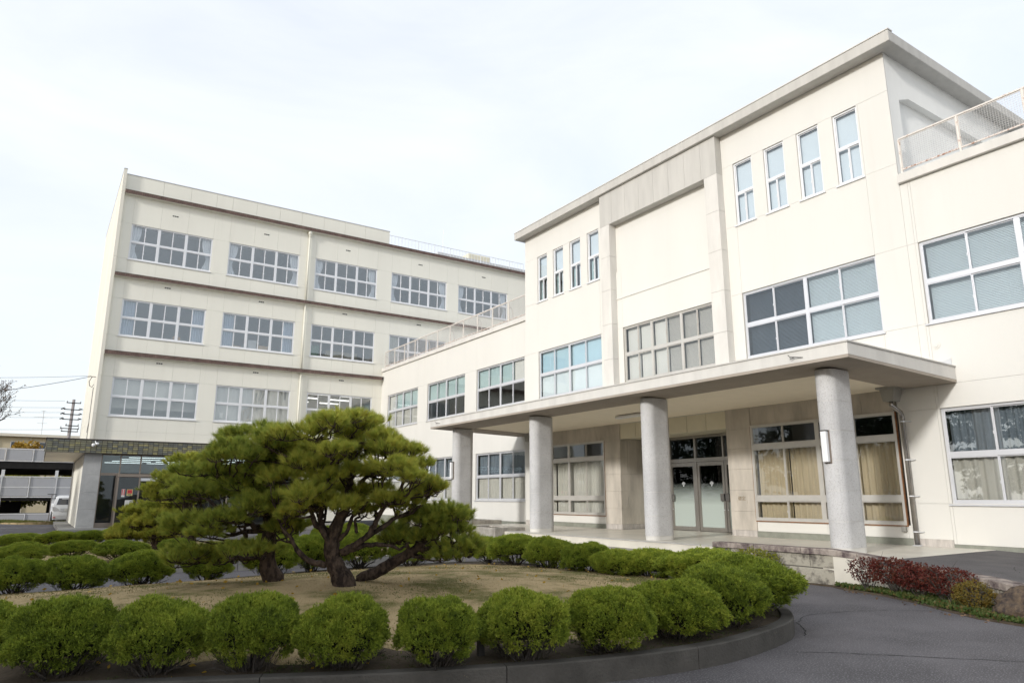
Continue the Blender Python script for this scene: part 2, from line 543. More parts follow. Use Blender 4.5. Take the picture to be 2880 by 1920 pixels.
leaf_mat('evergreen', [(0.012, 0.026, 0.010), (0.028, 0.048, 0.016), (0.05, 0.07, 0.022)], nscale=1.2, trans=0.15)
leaf_mat('autumn', [(0.24, 0.13, 0.02), (0.40, 0.25, 0.04), (0.46, 0.31, 0.05)], nscale=1.5, trans=0.25)
leaf_mat('dry_blade', [(0.22, 0.165, 0.08), (0.38, 0.295, 0.155), (0.52, 0.42, 0.25)], nscale=0.9, trans=0.2)
leaf_mat('seed_leaf', [(0.10, 0.06, 0.035), (0.20, 0.13, 0.08)], nscale=2, trans=0.1)
leaf_mat('verge_grass', [(0.06, 0.09, 0.02), (0.11, 0.14, 0.03), (0.2, 0.17, 0.06)], nscale=1, trans=0.2)

# ================================================================== GROUND
g = MB()
g.quad((-500, -500, -0.06), (500, -500, -0.06), (500, 500, -0.06), (-500, 500, -0.06))
struct(g.build('ground', MATS['ground_soil']))
g = MB()
N_ = 24
g.quad((-30, -20, 0), (60, -20, 0), (60, 62, 0), (-30, 62, 0))
road = struct(g.build('asphalt_road', MATS['asphalt']))


def smooth_path(pts, n=6, closed=True):
    P = [Vector(p) for p in pts]
    m = len(P)
    o = []
    rng = range(m) if closed else range(m - 1)
    for i in rng:
        if closed:
            p0, p1, p2, p3 = P[(i - 1) % m], P[i], P[(i + 1) % m], P[(i + 2) % m]
        else:
            p0, p1, p2, p3 = P[max(i - 1, 0)], P[i], P[i + 1], P[min(i + 2, m - 1)]
        for k in range(n):
            t = k / n
            o.append(0.5 * ((2 * p1) + (p2 - p0) * t + (2 * p0 - 5 * p1 + 4 * p2 - p3) * t * t + (3 * p1 - p0 - 3 * p2 + p3) * t ** 3))
    if not closed: o.append(P[-1])
    return o


def resample(path, step, closed=False):
    P = list(path) + ([path[0]] if closed else [])
    o = [P[0].copy()]
    acc = 0.0
    for a, b in zip(P[:-1], P[1:]):
        d = (b - a).length
        while acc + d >= step:
            t = (step - acc) / d
            a = a.lerp(b, t)
            o.append(a.copy())
            d = (b - a).length
            acc = 0.0
        acc += d
    return o


def ribbon_blocks(path, closed, w_in, z0, z1, gap, joint, name, mt, parent, sub=3, ztop=None, batter=0.0, jit=0.0):
    """blocks following a path; each block spans `sub` path segments. w_in: thickness to the left of travel"""
    n = len(path)
    segs = n if closed else n - 1
    for b0 in range(0, segs - (0 if closed else 0), sub):
        idx = [(b0 + k) % n if closed else min(b0 + k, n - 1) for k in range(sub + 1)]
        if len(set(idx)) < 2: continue
        pts = [path[i].copy() for i in idx]
        # shrink ends for the joint
        d0 = (pts[1] - pts[0]); d1 = (pts[-2] - pts[-1])
        if d0.length > joint * 2: pts[0] = pts[0] + d0.normalized() * joint * 0.5
        if d1.length > joint * 2: pts[-1] = pts[-1] + d1.normalized() * joint * 0.5
        mb = MB()
        vo, vi = [], []
        j = RND.uniform(-jit, jit)
        for k, p in enumerate(pts):
            q = pts[min(k + 1, len(pts) - 1)] - pts[max(k - 1, 0)]
            nrm = Vector((-q.y, q.x, 0)).normalized()
            vo.append(p - nrm * j)
            vi.append(p + nrm * w_in)
        m_ = len(pts)
        vs, fs = [], []
        for k in range(m_):
            nrm = (vi[k] - vo[k]).normalized()
            zt0 = z1 if ztop is None else ztop(pts[k]) + z1
            zt = z0 if ztop is None else ztop(pts[k]) + z0
            if ztop is not None and z0 <= -5: zt = 0.0
            vs += [(vo[k].x, vo[k].y, zt), (vo[k].x + nrm.x * batter, vo[k].y + nrm.y * batter, zt0 - 0.012),
                   (vo[k].x + nrm.x * (batter + 0.012), vo[k].y + nrm.y * (batter + 0.012), zt0),
                   (vi[k].x, vi[k].y, zt0), (vi[k].x, vi[k].y, zt)]
        for k in range(m_ - 1):
            for a in range(4):
                fs.append((k * 5 + a, (k + 1) * 5 + a, (k + 1) * 5 + a + 1, k * 5 + a + 1))
            fs.append((k * 5 + 4, (k + 1) * 5 + 4, (k + 1) * 5, k * 5))
        fs.append((0, 1, 2, 3, 4))
        e = (m_ - 1) * 5
        fs.append((e + 4, e + 3, e + 2, e + 1, e))
        mb.pts(vs, fs)
        mb.build(name, mt, parent)


def in_poly(x, y, poly):
    c = False
    n = len(poly)
    for i in range(n):
        a, b = poly[i], poly[(i + 1) % n]
        if (a[1] > y) != (b[1] > y) and x < (b[0] - a[0]) * (y - a[1]) / (b[1] - a[1]) + a[0]:
            c = not c
    return c


# ---- the planted island in front
ISL = smooth_path([(-6, 8.2, 0), (-3.5, 7.75, 0), (-1.0, 7.2, 0), (1.0, 6.40, 0), (2.7, 5.63, 0), (3.9, 5.23, 0), (5.0, 5.03, 0), (5.95, 5.02, 0), (6.9, 5.22, 0),
                   (7.6, 5.47, 0), (8.25, 5.98, 0), (8.75, 6.6, 0), (9.5, 7.4, 0), (9.95, 8.3, 0), (9.75, 9.5, 0), (9.35, 11, 0), (9.2, 12.6, 0), (8.8, 13.9, 0),
                   (7.4, 14.35, 0), (5, 14.2, 0), (3, 13.7, 0), (1, 13.35, 0), (-2, 13.2, 0), (-6, 13.4, 0), (-8, 11, 0)], 5)
ISL = resample(ISL, 0.25, True)
ISLP = [(p.x, p.y) for p in ISL]
IC = (3.9, 9.5)


def mound(x, y):
    dx, dy = (x - 3.3) / 6.5, (y - 9.6) / 3.6
    return 0.20 + 0.27 * math.exp(-(dx * dx + dy * dy) * 1.3) + 0.012 * math.sin(x * 2.1 + y) * math.cos(y * 1.7 - x * 0.4)


_ia = np.array([math.atan2(p.y - IC[1], p.x - IC[0]) for p in ISL])
_ir = np.array([math.hypot(p.x - IC[0], p.y - IC[1]) for p in ISL])
_io = np.argsort(_ia)
_ia, _ir = _ia[_io], _ir[_io]


def ground_z(x, y):
    """height of the island lawn: low flat margin along the kerb, then the mound"""
    a = math.atan2(y - IC[1], x - IC[0])
    s = float(np.interp(a, _ia, _ir, period=2 * math.pi)) - math.hypot(x - IC[0], y - IC[1])
    e = max(0.0, min(1.0, (s - 0.30) / 1.0))
    e = e * e * (3 - 2 * e)
    return 0.150 + (mound(x, y) - 0.150) * e


def island_mesh(path, hfun, centre, name, mt, rings=18, inset=0.13):
    vs, fs = [], []
    n = len(path)
    for r in range(rings + 1):
        t = r / rings
        for p in path:
            x = centre[0] + (p.x - centre[0]) * t
            y = centre[1] + (p.y - centre[1]) * t
            if r == rings:
                d = Vector((centre[0] - p.x, centre[1] - p.y)).normalized() * inset
                x, y = p.x + d.x, p.y + d.y
            z = hfun(x, y)
            vs.append((x, y, z))
    for r in range(rings):
        for k in range(n):
            k2 = (k + 1) % n
            fs.append((r * n + k, r * n + k2, (r + 1) * n + k2, (r + 1) * n + k))
    mb = MB().pts(vs, fs)
    o = mb.build(name, mt, smooth=True)
    return struct(o)


lawn = island_mesh(ISL, ground_z, IC, 'lawn', MATS['lawn_dry'], rings=44)
kerb = struct(bpy.data.objects.new('kerb', None)); COL.objects.link(kerb)
ribbon_blocks(ISL, True, 0.14, 0.0, 0.20, 0, 0.008, 'kerb_stone', MATS['kerb'], kerb, sub=8)

# ---- the second island beyond the road
IS2 = resample(smooth_path([(-6, 17.9, 0), (-2, 17.7, 0), (1, 17.5, 0), (2.6, 17.25, 0), (4, 16.95, 0), (6.5, 16.5, 0), (8.2, 17.2, 0), (8.6, 20, 0), (7.5, 24, 0), (4, 26.2, 0), (0.5, 26.4, 0), (-4, 26.0, 0), (-8, 24, 0), (-8, 20, 0)], 5), 0.4, True)
lawn2 = island_mesh(IS2, lambda x, y: 0.19 + 0.02 * math.sin(x * 0.7), (0.5, 21.5), 'lawn', MATS['lawn_dry'], rings=10)
kerb2 = struct(bpy.data.objects.new('kerb', None)); COL.objects.link(kerb2)
ribbon_blocks(IS2, True, 0.14, 0.0, 0.20, 0, 0.01, 'kerb_stone', MATS['kerb_pale'], kerb2, sub=5)

# soil bands under the shrubs (a real thin layer with its own ragged outline)
mb = MB()
vs, fs = [], []
for i, p in enumerate(ISL):
    d = Vector((IC[0] - p.x, IC[1] - p.y)).normalized()
    wv = 0.75 + 0.20 * math.sin(i * 0.35) + 0.14 * math.sin(i * 1.3)
    for k, t in enumerate((0.145, 0.145 + wv * 0.5, 0.145 + wv)):
        x, y = p.x + d.x * t, p.y + d.y * t
        e = min(1.0, t * 1.2)
        vs.append((x, y, 0.180 if k == 0 else ground_z(x, y) + (0.030 if k == 1 else -0.012)))
n = len(ISL)
for i in range(n):
    j = (i + 1) % n
    for k in range(2):
        fs.append((i * 3 + k, j * 3 + k, j * 3 + k + 1, i * 3 + k + 1))
mb.pts(vs, fs)
struct(mb.build('soil_bed', MATS['ground_soil'], smooth=True))

# ---- cracks in the asphalt (open joints with ragged edges)
def crack(pts, wd, name='crack', z=0.004, seed=1):
    r = random.Random(seed)
    path = resample(smooth_path(pts, 6, False), 0.05)
    mb = MB()
    L, Rr = [], []
    off = 0
    for i, p in enumerate(path):
        q = path[min(i + 1, len(path) - 1)] - path[max(i - 1, 0)]
        nrm = Vector((-q.y, q.x, 0)).normalized()
        off = off * 0.8 + r.uniform(-0.012, 0.012)
        ww = wd * r.uniform(0.35, 1.2)
        zz = z if not callable(z) else z(p)
        L.append((p.x + nrm.x * (off + ww), p.y + nrm.y * (off + ww), zz))
        Rr.append((p.x + nrm.x * (off - ww), p.y + nrm.y * (off - ww), zz))
    m_ = len(path)
    mb.pts(L + Rr, [(i, m_ + i, m_ + i + 1, i + 1) for i in range(m_ - 1)])
    return mb.build(name, MATS['crack'], road)


crack([(6.9, 4.95, 0), (7.4, 4.5, 0), (8.2, 3.6, 0), (9.2, 2.6, 0), (11, 1.0, 0)], 0.008, seed=2)
crack([(8.5, 6.05, 0), (9.1, 6.3, 0), (9.8, 6.2, 0), (10.5, 5.9, 0), (11.1, 5.4, 0)], 0.006, seed=3)
crack([(7.75, 5.45, 0), (8.0, 5.6, 0), (8.3, 5.85, 0), (8.5, 6.05, 0)], 0.010, seed=4)

# ================================================================== PORCH
zf = 0.55
mb = MB().box(12.36, 16.395, 6.9, 24.4, 0.0, zf)
porch = struct(mb.build('porch_floor', MATS['porch_floor']))
mb = MB().box(16.405, 17.58, 13.55, 17.98, 0.0, zf)
struct(mb.build('porch_floor', MATS['porch_floor']))
for k, (x0, z1) in enumerate([(11.98, 0.37), (11.62, 0.19)]):
    mb = MB().box(x0, 12.355 if k == 0 else 11.975, 10.75, 18.9, 0.0, z1)
    struct(bevel(mb.build('step', MATS['planter_concrete']), 0.012))
mb = MB().box(12.34, 12.5, 10.75, 18.9, zf + 0.002, zf + 0.012)      # pale nosing
mb.build('nosing', MATS['concrete_light'], porch)

# ramp on the right
RZ = lambda p: 0.545 if p[1] > 6.8 else max(0.0, 0.545 - (6.8 - p[1]) * 0.06)
rp = [(12.42, 6.9), (12.36, 6.45), (11.92, 5.45), (11.55, 4.8), (11.0, 3.9), (10.4, 2.8), (9.8, 1.2), (9.5, -4), (16.39, -4), (16.39, 6.9)]
mb = MB().prism(rp, 0.0, [RZ(p) for p in rp])
ramp = struct(mb.build('asphalt_ramp', MATS['asphalt_ramp']))
crack([(12.5, 5.3, 0), (12.9, 5.15, 0), (13.1, 4.7, 0), (13.6, 4.1, 0)], 0.007, z=lambda p: RZ(p) + 0.004, seed=6)
crack([(13.1, 4.7, 0), (13.8, 4.75, 0), (14.6, 4.3, 0), (15.3, 4.0, 0)], 0.006, z=lambda p: RZ(p) + 0.004, seed=7)
crack([(12.9, 5.15, 0), (13.6, 5.5, 0), (14.6, 5.3, 0), (15.6, 5.4, 0)], 0.006, z=lambda p: RZ(p) + 0.004, seed=8)

# retaining wall of rough blocks with cap stones
WP = resample(smooth_path([(12.34, 10.72, 0), (12.33, 9.5, 0), (12.33, 8.3, 0), (12.40, 7.5, 0), (12.30, 6.5, 0), (11.86, 5.5, 0), (11.45, 4.8, 0), (10.95, 3.95, 0), (10.35, 2.8, 0)], 8, False), 0.155)


def wz(p):
    y = p[1]
    if y > 8.0: return 0.66
    if y > 6.5: return 0.51 + (y - 6.5) / 1.5 * 0.15
    return max(0.36, 0.51 - (6.5 - y) * 0.045)


rw = thing('retaining_wall', (12.3, 8.0, 0), 'low lichen-stained block wall with cap stones along the porch ramp', 'wall')
core = MB()
for a, b in zip(WP[:-1], WP[1:]):
    q = (b - a).normalized(); nrm = Vector((-q.y, q.x, 0))
    za, zb = wz(a) - 0.11, wz(b) - 0.11
    i0, i1 = a - nrm * -0.02, b - nrm * -0.02
    o0, o1 = a + nrm * 0.14, b + nrm * 0.14
    core.hexa([(i0.x, i0.y, 0), (i1.x, i1.y, 0), (o1.x, o1.y, 0), (o0.x, o0.y, 0), (i0.x, i0.y, za), (i1.x, i1.y, zb), (o1.x, o1.y, zb), (o0.x, o0.y, za)])
core.build('mortar_core', MATS['mortar'], rw)
# travel is towards -Y, so the road side (-X) lies to the right: thickness to the left
WF = [p.copy() for p in WP]
ribbon_blocks(WF, False, 0.05, -9, -0.36, 0, 0.022, 'block', MATS['wall_block'], rw, sub=6, ztop=wz, jit=0.012)
ribbon_blocks(WF[3:], False, 0.05, -0.338, -0.114, 0, 0.022, 'block', MATS['wall_block'], rw, sub=6, ztop=wz, jit=0.012)
ribbon_blocks([p + Vector((-0.035, 0, 0)) for p in WF], False, 0.27, -0.104, 0.0, 0, 0.016, 'cap_stone', MATS['wall_cap'], rw, sub=7, ztop=wz, jit=0.012)

# planters at the far end of the porch
pl = thing('planter', (12.6, 20.2, 0), 'low weathered concrete planter box at the far end of the porch steps', 'planter')
mb = MB()
for (x0, x1, y0, y1) in [(12.0, 13.15, 19.05, 19.2), (12.0, 13.15, 21.0, 21.15), (12.0, 12.15, 19.2, 21.0), (13.0, 13.15, 19.2, 21.0)]:
    mb.box(x0, x1, y0, y1, 0, 0.66)
bevel(mb.build('rim', MATS['planter_concrete'], pl), 0.015)
MB().box(12.15, 13.0, 19.2, 21.0, 0, 0.61).build('soil', MATS['ground_soil'], pl)
pl2 = thing('planter', (14.3, 24.2, 0), 'concrete planter with a bare bush beneath the far column', 'planter')
mb = MB()
for (x0, x1, y0, y1) in [(12.4, 15.7, 24.42, 24.57), (12.4, 15.7, 26.1, 26.25), (12.4, 12.55, 24.57, 26.1), (15.55, 15.7, 24.57, 26.1)]:
    mb.box(x0, x1, y0, y1, 0, 0.7)
bevel(mb.build('rim', MATS['planter_concrete'], pl2), 0.015)
MB().box(12.55, 15.55, 24.57, 26.1, 0, 0.64).build('soil', MATS['ground_soil'], pl2)

# ================================================================== FACADE TOOLS
class Face:
    def __init__(self, kind, pos):
        self.kind, self.pos = kind, pos

    def p(self, u, d, z):
        if self.kind == 'A': return (self.pos - d, u, z)      # faces -X, u runs along Y
        return (u, self.pos - d, z)                           # faces -Y, u runs along X

    def box(self, mb, u0, u1, d0, d1, z0, z1):
        a, b = self.p(u0, d0, z0), self.p(u1, d1, z1)
        mb.box(a[0], b[0], a[1], b[1], a[2], b[2])


XA, XL, YB = 16.40, 16.50, 39.0
FA, FL, FB = Face('A', XA), Face('A', XL), Face('B', YB)
GAP = 0.005


def facade(F, parent, us, zs, holes, m_panel, m_back, reveal=0.16, thick=0.02, skip=()):
    """wall of separate panels with open joints over a backing wall with reveals"""
    us = sorted(set(us)); zs = sorted(set(zs))
    mb = MB()
    inh = lambda u, z: any(h[0] - 1e-4 < u < h[1] + 1e-4 and h[2] - 1e-4 < z < h[3] + 1e-4 for h in holes)
    sk = lambda u, z: any(h[0] < u < h[1] and h[2] < z < h[3] for h in skip)
    for i in range(len(us) - 1):
        for j in range(len(zs) - 1):
            u0, u1, z0, z1 = us[i], us[i + 1], zs[j], zs[j + 1]
            um, zm = (u0 + u1) / 2, (z0 + z1) / 2
            if inh(um, zm) or sk(um, zm): continue
            mb.quad(F.p(u0, -thick, z0), F.p(u1, -thick, z0), F.p(u1, -thick, z1), F.p(u0, -thick, z1))
            pn = MB()
            F.box(pn, u0 + GAP / 2, u1 - GAP / 2, -thick + 0.001, RND.uniform(-0.001, 0.001), z0 + GAP / 2, z1 - GAP / 2)
            pn.build('wall_panel', m_panel, parent)
    for (u0, u1, z0, z1) in holes:
        r = -reveal
        mb.quad(F.p(u0, -thick, z0), F.p(u0, -thick, z1), F.p(u0, r, z1), F.p(u0, r, z0))
        mb.quad(F.p(u1, -thick, z0), F.p(u1, r, z0), F.p(u1, r, z1), F.p(u1, -thick, z1))
        mb.quad(F.p(u0, -thick, z1), F.p(u1, -thick, z1), F.p(u1, r, z1), F.p(u0, r, z1))
        mb.quad(F.p(u0, -thick, z0), F.p(u0, r, z0), F.p(u1, r, z0), F.p(u1, -thick, z0))
    return mb.build('wall', m_back, parent)


def curtain(F, parent, u0, u1, z0, z1, d, mt, amp=0.03, wl=0.14, tie=None, side=0, name='curtain', seed=0):
    r = random.Random(seed)
    nu = max(6, int((u1 - u0) / wl * 6))
    nz = 8 if tie else 2
    vs = []
    ph = r.uniform(0, 6)
    for j in range(nz + 1):
        t = j / nz
        z = z1 + (z0 - z1) * t
        wfac = 1.0
        if tie:
            tz = (z - z0) / (z1 - z0)
            wfac = 1.0 - 0.55 * math.exp(-((tz - tie) / 0.25) ** 2)
        for i in range(nu + 1):
            s = i / nu
            if side <= 0: u = u0 + (u1 - u0) * s * wfac
            else: u = u1 - (u1 - u0) * (1 - s) * wfac
            dd = d + amp * math.sin(s * (u1 - u0) / wl * 2 * math.pi + ph + 0.6 * math.sin(s * 9 + ph))
            vs.append(F.p(u, dd, z))
    fs = []
    for j in range(nz):
        for i in range(nu):
            a = j * (nu + 1) + i
            fs.append((a, a + 1, a + nu + 2, a + nu + 1))
    return MB().pts(vs, fs).build(name, mt, parent, smooth=True)


def roller(F, parent, u0, u1, z0, z1, d, mt, name='blind'):
    mb = MB()
    F.box(mb, u0, u1, d - 0.006, d, z0, z1)
    return mb.build(name, mt, parent)


def venetian(F, parent, u0, u1, z0, z1, d, mt, pitch=0.045, tilt=0.012, name='blind'):
    mb = MB()
    z = z0
    while z < z1 - 0.01:
        a = [F.p(u0, d + 0.016, z), F.p(u1, d + 0.016, z), F.p(u1, d - 0.016, z + tilt + 0.028), F.p(u0, d - 0.016, z + tilt + 0.028)]
        mb.quad(*a)
        z += pitch * 0.8
    F.box(mb, u0, u1, d - 0.02, d + 0.02, z1 - 0.03, z1)
    return mb.build(name, mt, parent)


def window(F, parent, u0, u1, z0, z1, units=2, rows=(0.5,), sash=2, m_frame=None, m_glass=None, dep=-0.06, thick=0.055, sill=True,
           fr=0.05, mul=0.085, tr=0.085, st=0.04, sash_rows=None, glass_fn=None, low_lock=True):
    """framed sliding window: one frame mesh (the part), every pane a sub-part"""
    m_frame = m_frame or MATS['aluminium']
    m_glass = m_glass or MATS['glass']
    mb = MB()
    d0, d1 = dep - thick, dep
    F.box(mb, u0, u1, d0, d1 + 0.01, z1 - fr, z1)
    F.box(mb, u0, u1, d0, d1 + 0.015, z0, z0 + fr)
    F.box(mb, u0, u0 + fr, d0 - 0.001, d1 + 0.008, z0 + fr, z1 - fr)
    F.box(mb, u1 - fr, u1, d0 - 0.001, d1 + 0.008, z0 + fr, z1 - fr)
    zb = [z0 + fr] + [z0 + (z1 - z0) * r for r in rows] + [z1 - fr]
    ub = [u0 + fr] + [u0 + (u1 - u0) * k / units for k in range(1, units)] + [u1 - fr]
    for k in range(1, units):
        F.box(mb, ub[k] - mul / 2, ub[k] + mul / 2, d0 - 0.002, d1 + 0.006, z0 + fr, z1 - fr)
    for r in range(1, len(zb) - 1):
        for k in range(units):
            a = ub[k] + (mul / 2 if k else 0); b = ub[k + 1] - (mul / 2 if k < units - 1 else 0)
            F.box(mb, a, b, d0 - 0.003, d1 + 0.004, zb[r] - tr / 2, zb[r] + tr / 2)
    panes = []
    for r in range(len(zb) - 1):
        ns = sash if sash_rows is None else sash_rows[r]
        za = zb[r] + (tr / 2 if r else 0); zc = zb[r + 1] - (tr / 2 if r < len(zb) - 2 else 0)
        for k in range(units):
            a = ub[k] + (mul / 2 if k else 0); b = ub[k + 1] - (mul / 2 if k < units - 1 else 0)
            for s in range(ns):
                pa, pb = a + (b - a) * s / ns, a + (b - a) * (s + 1) / ns
                off = -0.012 if s % 2 else -0.034        # sashes slide on two tracks
                bw = 0.02
                l_ = st / 2 if s else bw
                r_ = st / 2 if s < ns - 1 else bw
                F.box(mb, pa, pa + l_, dep + off - 0.012, dep + off + 0.008, za, zc)
                F.box(mb, pb - r_, pb, dep + off - 0.012, dep + off + 0.008, za, zc)
                F.box(mb, pa + l_, pb - r_, dep + off - 0.011, dep + off + 0.007, za, za + 0.032)
                F.box(mb, pa + l_, pb - r_, dep + off - 0.011, dep + off + 0.007, zc - 0.024, zc)
                panes.append((pa + l_, pb - r_, za + 0.032, zc - 0.024, dep + off, r, k, s))
            if ns == 2 and low_lock:
                um = (a + b) / 2
                zl = za + (zc - za) * 0.42
                F.box(mb, um + 0.012, um + 0.03, dep - 0.012, dep + 0.008, zl - 0.03, zl + 0.03)
    o = mb.build('window', m_frame, parent)
    for (pa, pb, za, zc, dd, r, k, s) in panes:
        pm = MB()
        F.box(pm, pa, pb, dd - 0.003, dd - 0.0001, za, zc)
        gm = glass_fn(r, k, s) if glass_fn else m_glass
        pm.build('pane', gm, o)
    if sill:
        sb = MB()
        a, b = u0 - 0.05, u1 + 0.05
        P = [F.p(a, -0.05, z0 - 0.045), F.p(b, -0.05, z0 - 0.045), F.p(b, 0.045, z0 - 0.045), F.p(a, 0.045, z0 - 0.045),
             F.p(a, -0.05, z0 - 0.002), F.p(b, -0.05, z0 - 0.002), F.p(b, 0.045, z0 - 0.018), F.p(a, 0.045, z0 - 0.018)]
        sb.hexa(P)
        sb.build('sill', m_frame, o)
    return o


# ================================================================== BUILDING A (entrance block and wings)
A = thing('school_building', (16.4, 15.7, 0), 'cream three-storey school building with columned entrance canopy and overhanging flat roof', 'building')
SA, SG = MATS['stucco_a'], MATS['stucco_gap']
Z2a, Z2b = 5.44, 7.38           # second-floor windows
Z3a, Z3b = 9.48, 11.45          # narrow third-floor windows
Z1a, Z1b = 1.46, 3.51           # ground-floor windows
# narrow windows
NR = [(8.70 + 1.084 * k, 9.37 + 1.084 * k) for k in range(4)]
NL = [(31.49 - b, 31.49 - a) for a, b in NR]
holes = [(8.65, 12.62, Z2a, Z2b), (18.86, 22.76, Z2a, Z2b), (13.74, 17.70, Z2a, Z2b)]
holes += [(a, b, Z3a, Z3b) for a, b in NR + NL]
u0s = [7.87, 8.65, 12.62, 13.02, 13.52, 13.74, 17.70, 17.96, 18.46, 18.86, 22.76, 23.70]
u3s = u0s + [v for ab in NR + NL for v in ab]
# upper wall of the tower above the canopy
facade(FA, A, u0s, [4.03, Z2a, Z2b, Z3a], [h for h in holes if h[2] == Z2a], SA, SG, skip=[])
facade(FA, A, u3s, [Z3a, Z3b], [h for h in holes if h[2] == Z3a], SA, SG, skip=[(13.02, 18.46, 8.5, 12.5)])
facade(FA, A, [7.87, 13.02, 18.46, 23.70], [Z3b, 12.50], [], SA, SG, skip=[(13.02, 18.46, 8.5, 12.5)])
# recessed blank panel between the pilasters
mb = MB(); FA.box(mb, 13.0, 18.48, -0.12, -0.05, 9.49, 12.5); mb.build('wall_panel', SA, A)
mb = MB(); FA.box(mb, 13.52, 17.96, 0.003, 0.03, 8.44, 8.48); mb.build('ledge', SA, A)
# tower side walls, roof and back
mb = MB()
yR, yLft = 7.87, 23.70
mb.box(16.42, 24.6, yLft - 0.2, yLft, 0.3, 12.5)
mb.build('wall', SA, A)
# right side with the recessed panel: frame pieces around it
mb = MB()
SIDE = MATS['concrete_trim']
sideM = mat('stucco_side', (0.84, 0.835, 0.80), 0.85, var=0.08, scale=0.9, stretch=(1, 1, 0.25), bump=0.2, bscale=70, spec=0.25)
mb.box(16.42, 16.92, yR, yR + 0.25, 8.9, 12.5)
mb.box(16.92, 24.6, yR, yR + 0.25, 11.55, 12.5)
mb.pts([(16.92, yR, 11.36), (16.92, yR, 11.55), (17.42, yR, 11.55), (16.92, yR + 0.25, 11.36), (16.92, yR + 0.25, 11.55), (17.42, yR + 0.25, 11.55)],
       [(0, 1, 2), (3, 5, 4), (0, 2, 5, 3)])
mb.box(23.6, 24.6, yR, yR + 0.25, 8.9, 11.55)
mb.box(16.92, 23.6, yR + 0.18, yR + 0.25, 8.9, 11.55)
mb.build('side_wall', sideM, A)
MB().box(16.42, 24.6, yR + 0.01, yR + 0.2, 0.3, 8.9).build('wall', SA, A)
MB().box(24.4, 24.6, yR + 0.25, yLft - 0.2, 0.3, 12.5).build('back_wall', SA, A)
# roof slab with fascia
CX_ = 16.03
mb = MB(); mb.box(CX_, 25.0, 7.50, 24.0, 12.50, 12.80)
roof = mb.build('roof', MATS['concrete_light'], A)
bevel(roof, 0.02)
MB().box(CX_ - 0.012, CX_ + 0.2, 7.488, 24.012, 12.805, 12.835).build('coping', MATS['concrete_trim'], roof)
# pilasters and beam
px0 = 16.13
for (y0, y1) in [(13.02, 13.52), (17.96, 18.46)]:
    zj = [4.42, 5.05, 6.3, 7.55, 8.8, 10.05, 11.25]
    for a, b in zip(zj[:-1], zj[1:]):
        MB().box(px0, XA + 0.1, y0, y1, a + 0.004, b - 0.004).build('pilaster_stone', MATS['concrete_trim'], A)
seg = [13.02, 13.62, 14.3, 15.0, 15.7, 16.4, 17.1, 17.8, 18.46]
for a, b in zip(seg[:-1], seg[1:]):
    MB().box(px0 + 0.004, XA + 0.1, a + 0.003, b - 0.003, 11.254, 12.496).build('beam_panel', MATS['concrete_light'], A)

# ---- third-floor narrow windows
for i, (a, b) in enumerate(NR + NL):
    wdw = window(FA, A, a, b, Z3a, Z3b, units=1, rows=(0.5,), sash_rows=[2, 1], m_frame=MATS['white_frame'], m_glass=MATS['glass_bright'], dep=-0.05, fr=0.045, tr=0.06)
    if i < 4:
        roller(FA, wdw, a + 0.02, b - 0.02, Z3a + 0.02, Z3b - 0.05, -0.17, MATS['blind_blue'])
    else:
        roller(FA, wdw, a + 0.02, b - 0.02, Z3a + 0.95, Z3b - 0.05, -0.17, MATS['blind_blue'])
        curtain(FA, wdw, a + 0.02, a + 0.30, Z3a + 0.02, Z3a + 0.95, -0.19, MATS['blind_blue'], amp=0.012, wl=0.1, seed=i)
        curtain(FA, wdw, b - 0.22, b - 0.02, Z3a + 0.02, Z3a + 0.95, -0.20, MATS['blind_teal'], amp=0.012, wl=0.1, seed=i + 9)
# ---- second-floor windows, tower
wr = window(FA, A, 8.65, 12.62, Z2a, Z2b, units=2, m_glass=MATS['glass_bright'])
venetian(FA, wr, 8.75, 10.62, Z2a + 0.05, Z2b - 0.05, -0.22, MATS['blind_slat'])
venetian(FA, wr, 10.66, 12.55, Z2a + 0.05, Z2b - 0.05, -0.22, MATS['blind_slat_dark'], tilt=-0.006)
wc = window(FA, A, 13.74, 17.70, Z2a, Z2b, units=3, m_glass=MATS['glass'], m_frame=MATS['aluminium_dull'])
for k in range(6):
    a = 13.82 + k * 0.645
    if k in (0, 1, 2):
        venetian(FA, wc, a, a + 0.60, Z2a + 0.05, Z2b - 0.05, -0.2, MATS['blind_slat_white'])
    else:
        roller(FA, wc, a, a + 0.60, Z2a + 0.05, Z2b - 0.05, -0.2, MATS['blind_white'])
wl = window(FA, A, 18.86, 22.76, Z2a, Z2b, units=2, m_glass=MATS['glass_bright'])
for k in range(4):
    a = 18.93 + k * 0.955
    roller(FA, wl, a, a + 0.93, Z2a + 0.99, Z2b - 0.05, -0.19, MATS['blind_cyan'])
    roller(FA, wl, a, a + 0.93, Z2a + 0.05, Z2a + 0.97, -0.17, MATS['blind_pale'])

# ---- ground floor under the canopy
mb = MB()
gh = [(8.62, 12.66, 0.98, 3.54), (18.84, 22.86, 0.98, 3.54)]
facade(FA, A, [8.53, 8.62, 10.6, 12.66], [zf, 0.70, 0.98], [], SA, SG)
facade(FA, A, [18.84, 20.85, 22.86], [zf, 0.70, 0.98], [], SA, SG)
for (u0, u1) in [(8.53, 12.66), (18.84, 22.95)]:
    mb = MB(); FA.box(mb, u0, u1, 0.001, 0.022, zf + 0.001, 0.70); mb.build('plinth', MATS['plinth_green'], A)
# stone lintel panels
for (u0, u1, n) in [(8.60, 12.66, 5), (18.84, 22.90, 5)]:
    for k in range(n):
        a, b = u0 + (u1 - u0) * k / n, u0 + (u1 - u0) * (k + 1) / n
        mb = MB(); FA.box(mb, a + 0.003, b - 0.003, -0.15, 0.004, 3.545, 4.06); mb.build('lintel_stone', MATS['concrete_warm'], A)
